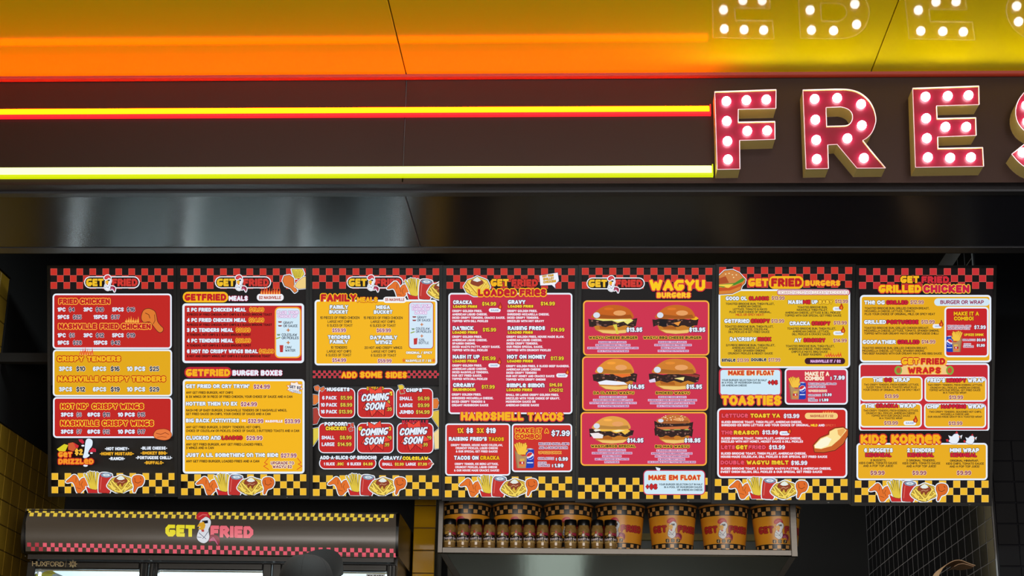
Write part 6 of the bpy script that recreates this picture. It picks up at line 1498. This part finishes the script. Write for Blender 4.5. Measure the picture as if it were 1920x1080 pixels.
# crown of six gores
nu, nv = 48, 12
v = []
RX_, RY_, RZ_ = .104, .112, .104
cz = pz - .012
for j in range(nv + 1):
    ph = math.pi / 2 * j / nv
    for i in range(nu):
        q = 2 * math.pi * i / nu
        g = 1 - .012 * (abs(math.cos(3 * q)) ** 14) * math.sin(ph + .2)
        v.append((px + .0 + RX_ * math.cos(q) * math.cos(ph) ** .72 * g, py + RY_ * math.sin(q) * math.cos(ph) ** .72 * g, cz + RZ_ * math.sin(ph) * g))
f = [(j * nu + i, j * nu + (i + 1) % nu, (j + 1) * nu + (i + 1) % nu, (j + 1) * nu + i) for j in range(nv) for i in range(nu)]
link_mesh('crown', v, f, M['cap'], cp, True)
for k in range(3):
    q = math.pi / 6 + k * math.pi / 3
    pts = [(px + RX_ * math.cos(q) * math.cos(a_) ** .72 * 1.0 if abs(a_) < 1.57 else px, py + RY_ * math.sin(q) * math.cos(a_) ** .72, cz + RZ_ * abs(math.sin(a_))) for a_ in np.linspace(.02, 1.55, 12)]
    pts2 = [(2 * px - p[0], 2 * py - p[1], p[2]) for p in pts]
    MB().tube(pts + pts2[::-1], .0011, 5).obj('seam', M['cap'], cp, True)
MB().lathe([(.001, .006), (.006, .004), (.0075, 0)], (px, py, cz + RZ_ - .001), 10).obj('button', M['cap'], cp, True)
# peak, on the far side, flipped up
ang0 = math.radians(75); v = []; f = []; n1, n2 = 24, 8
for j in range(n2 + 1):
    for i in range(n1 + 1):
        th_ = (i / n1 - .5) * math.radians(128); jj = j / n2
        rr = 1 + .34 * jj; e_ = math.cos(th_ * 1.36) ** .55 if abs(th_ * 1.36) < math.pi / 2 else 0
        v.append((px + RX_ * math.cos(ang0 + th_) * rr, py + RY_ * math.sin(ang0 + th_) * rr, cz + .012 + .138 * jj * e_))
for j in range(n2):
    for i in range(n1): f.append((j * (n1 + 1) + i, j * (n1 + 1) + i + 1, (j + 1) * (n1 + 1) + i + 1, (j + 1) * (n1 + 1) + i))
k0 = len(v); v += [(p[0], p[1], p[2] - .0035) for p in v]; f += [tuple(reversed([i + k0 for i in q])) for q in f]
link_mesh('peak', v, f, M['cap'], cp, True)
q1, q2 = at(602, 1055, py - .1), at(610, 1063, py - .1)
def on_crown(x, y):
    Y = py - .08
    for _ in range(6):
        p = at(x, y, Y); e2 = 1 - ((p[0] - px) / RX_) ** 2 - ((p[2] - cz) / RZ_) ** 2; Y = py - RY_ * math.sqrt(max(.02, e2)) - .003
    return tuple(at(x, y, Y))
MB().tube([on_crown(598, 1053), on_crown(603, 1057), on_crown(608, 1064)], .0012, 5).obj('stitch', M['stitch'], cp)

# ------------------------------------------------------------------ curled tan board in front of the black tiles
def ribbon(pts, y0, wd, th_, name, m, parent):
    v = []; f = []
    for i, (x, z, yo, wk) in enumerate(pts):
        v += [(x, y0 + yo, z), (x, y0 + yo + wd * wk, z - .0), (x, y0 + yo + wd * wk, z - th_), (x, y0 + yo, z - th_)]
    for i in range(len(pts) - 1):
        for k in range(4): f.append((4 * i + k, 4 * i + (k + 1) % 4, 4 * i + 4 + (k + 1) % 4, 4 * i + 4 + k))
    f += [(0, 1, 2, 3), tuple(4 * len(pts) - 1 - k for k in range(4))]
    return link_mesh(name, v, f, m, parent, False)


bp = [at(x, y, 6.0) for x, y in ((1752, 1110), (1756, 1088), (1762, 1075), (1768, 1064.5), (1774, 1058.5), (1782, 1053.5), (1790, 1050.3), (1798, 1049.2), (1806, 1051), (1814, 1054.5), (1822, 1057.5), (1829, 1059.5))]
t = root('curled_band', (float(bp[0][0]), 6.05, .9), 'tan curled band with pale edges arching up in front of the black tiles', 'band')
low_ = [(float(p[0]), float(p[2])) for p in bp]
ribbon([(low_[0][0] - .02, 1.05, 0, 1)] + [(x, z, 0, [1, 1, 1, 1, 1, 1, 1, 1.0, 1.1, 1.15, .8, .2][i]) for i, (x, z) in enumerate(low_)], 6.0, .16, .0025, 'outer_band', M['tan'], t)
bq = [at(x, y, 6.012) for x, y in ((1789, 1061.5), (1797, 1057.2), (1806, 1056), (1816, 1058.5), (1826, 1061.5))]
ribbon([(float(p[0]), float(p[2]), 0, [.75, .9, 1, .9, .3][i]) for i, p in enumerate(bq)], 6.012, .15, .0025, 'folded_flap', M['tan'], t)
MB().box(low_[0][0] - .06, low_[0][0] + .02, 5.98, 6.18, 0, 1.05).obj('stand', M['tan'], t)

for o in list(bpy.data.objects):
    if '_org' in o: del o['_org']
    if o.parent is None and o.type == 'EMPTY' and 'kind' not in o and 'label' not in o: print('UNTAGGED', o.name)
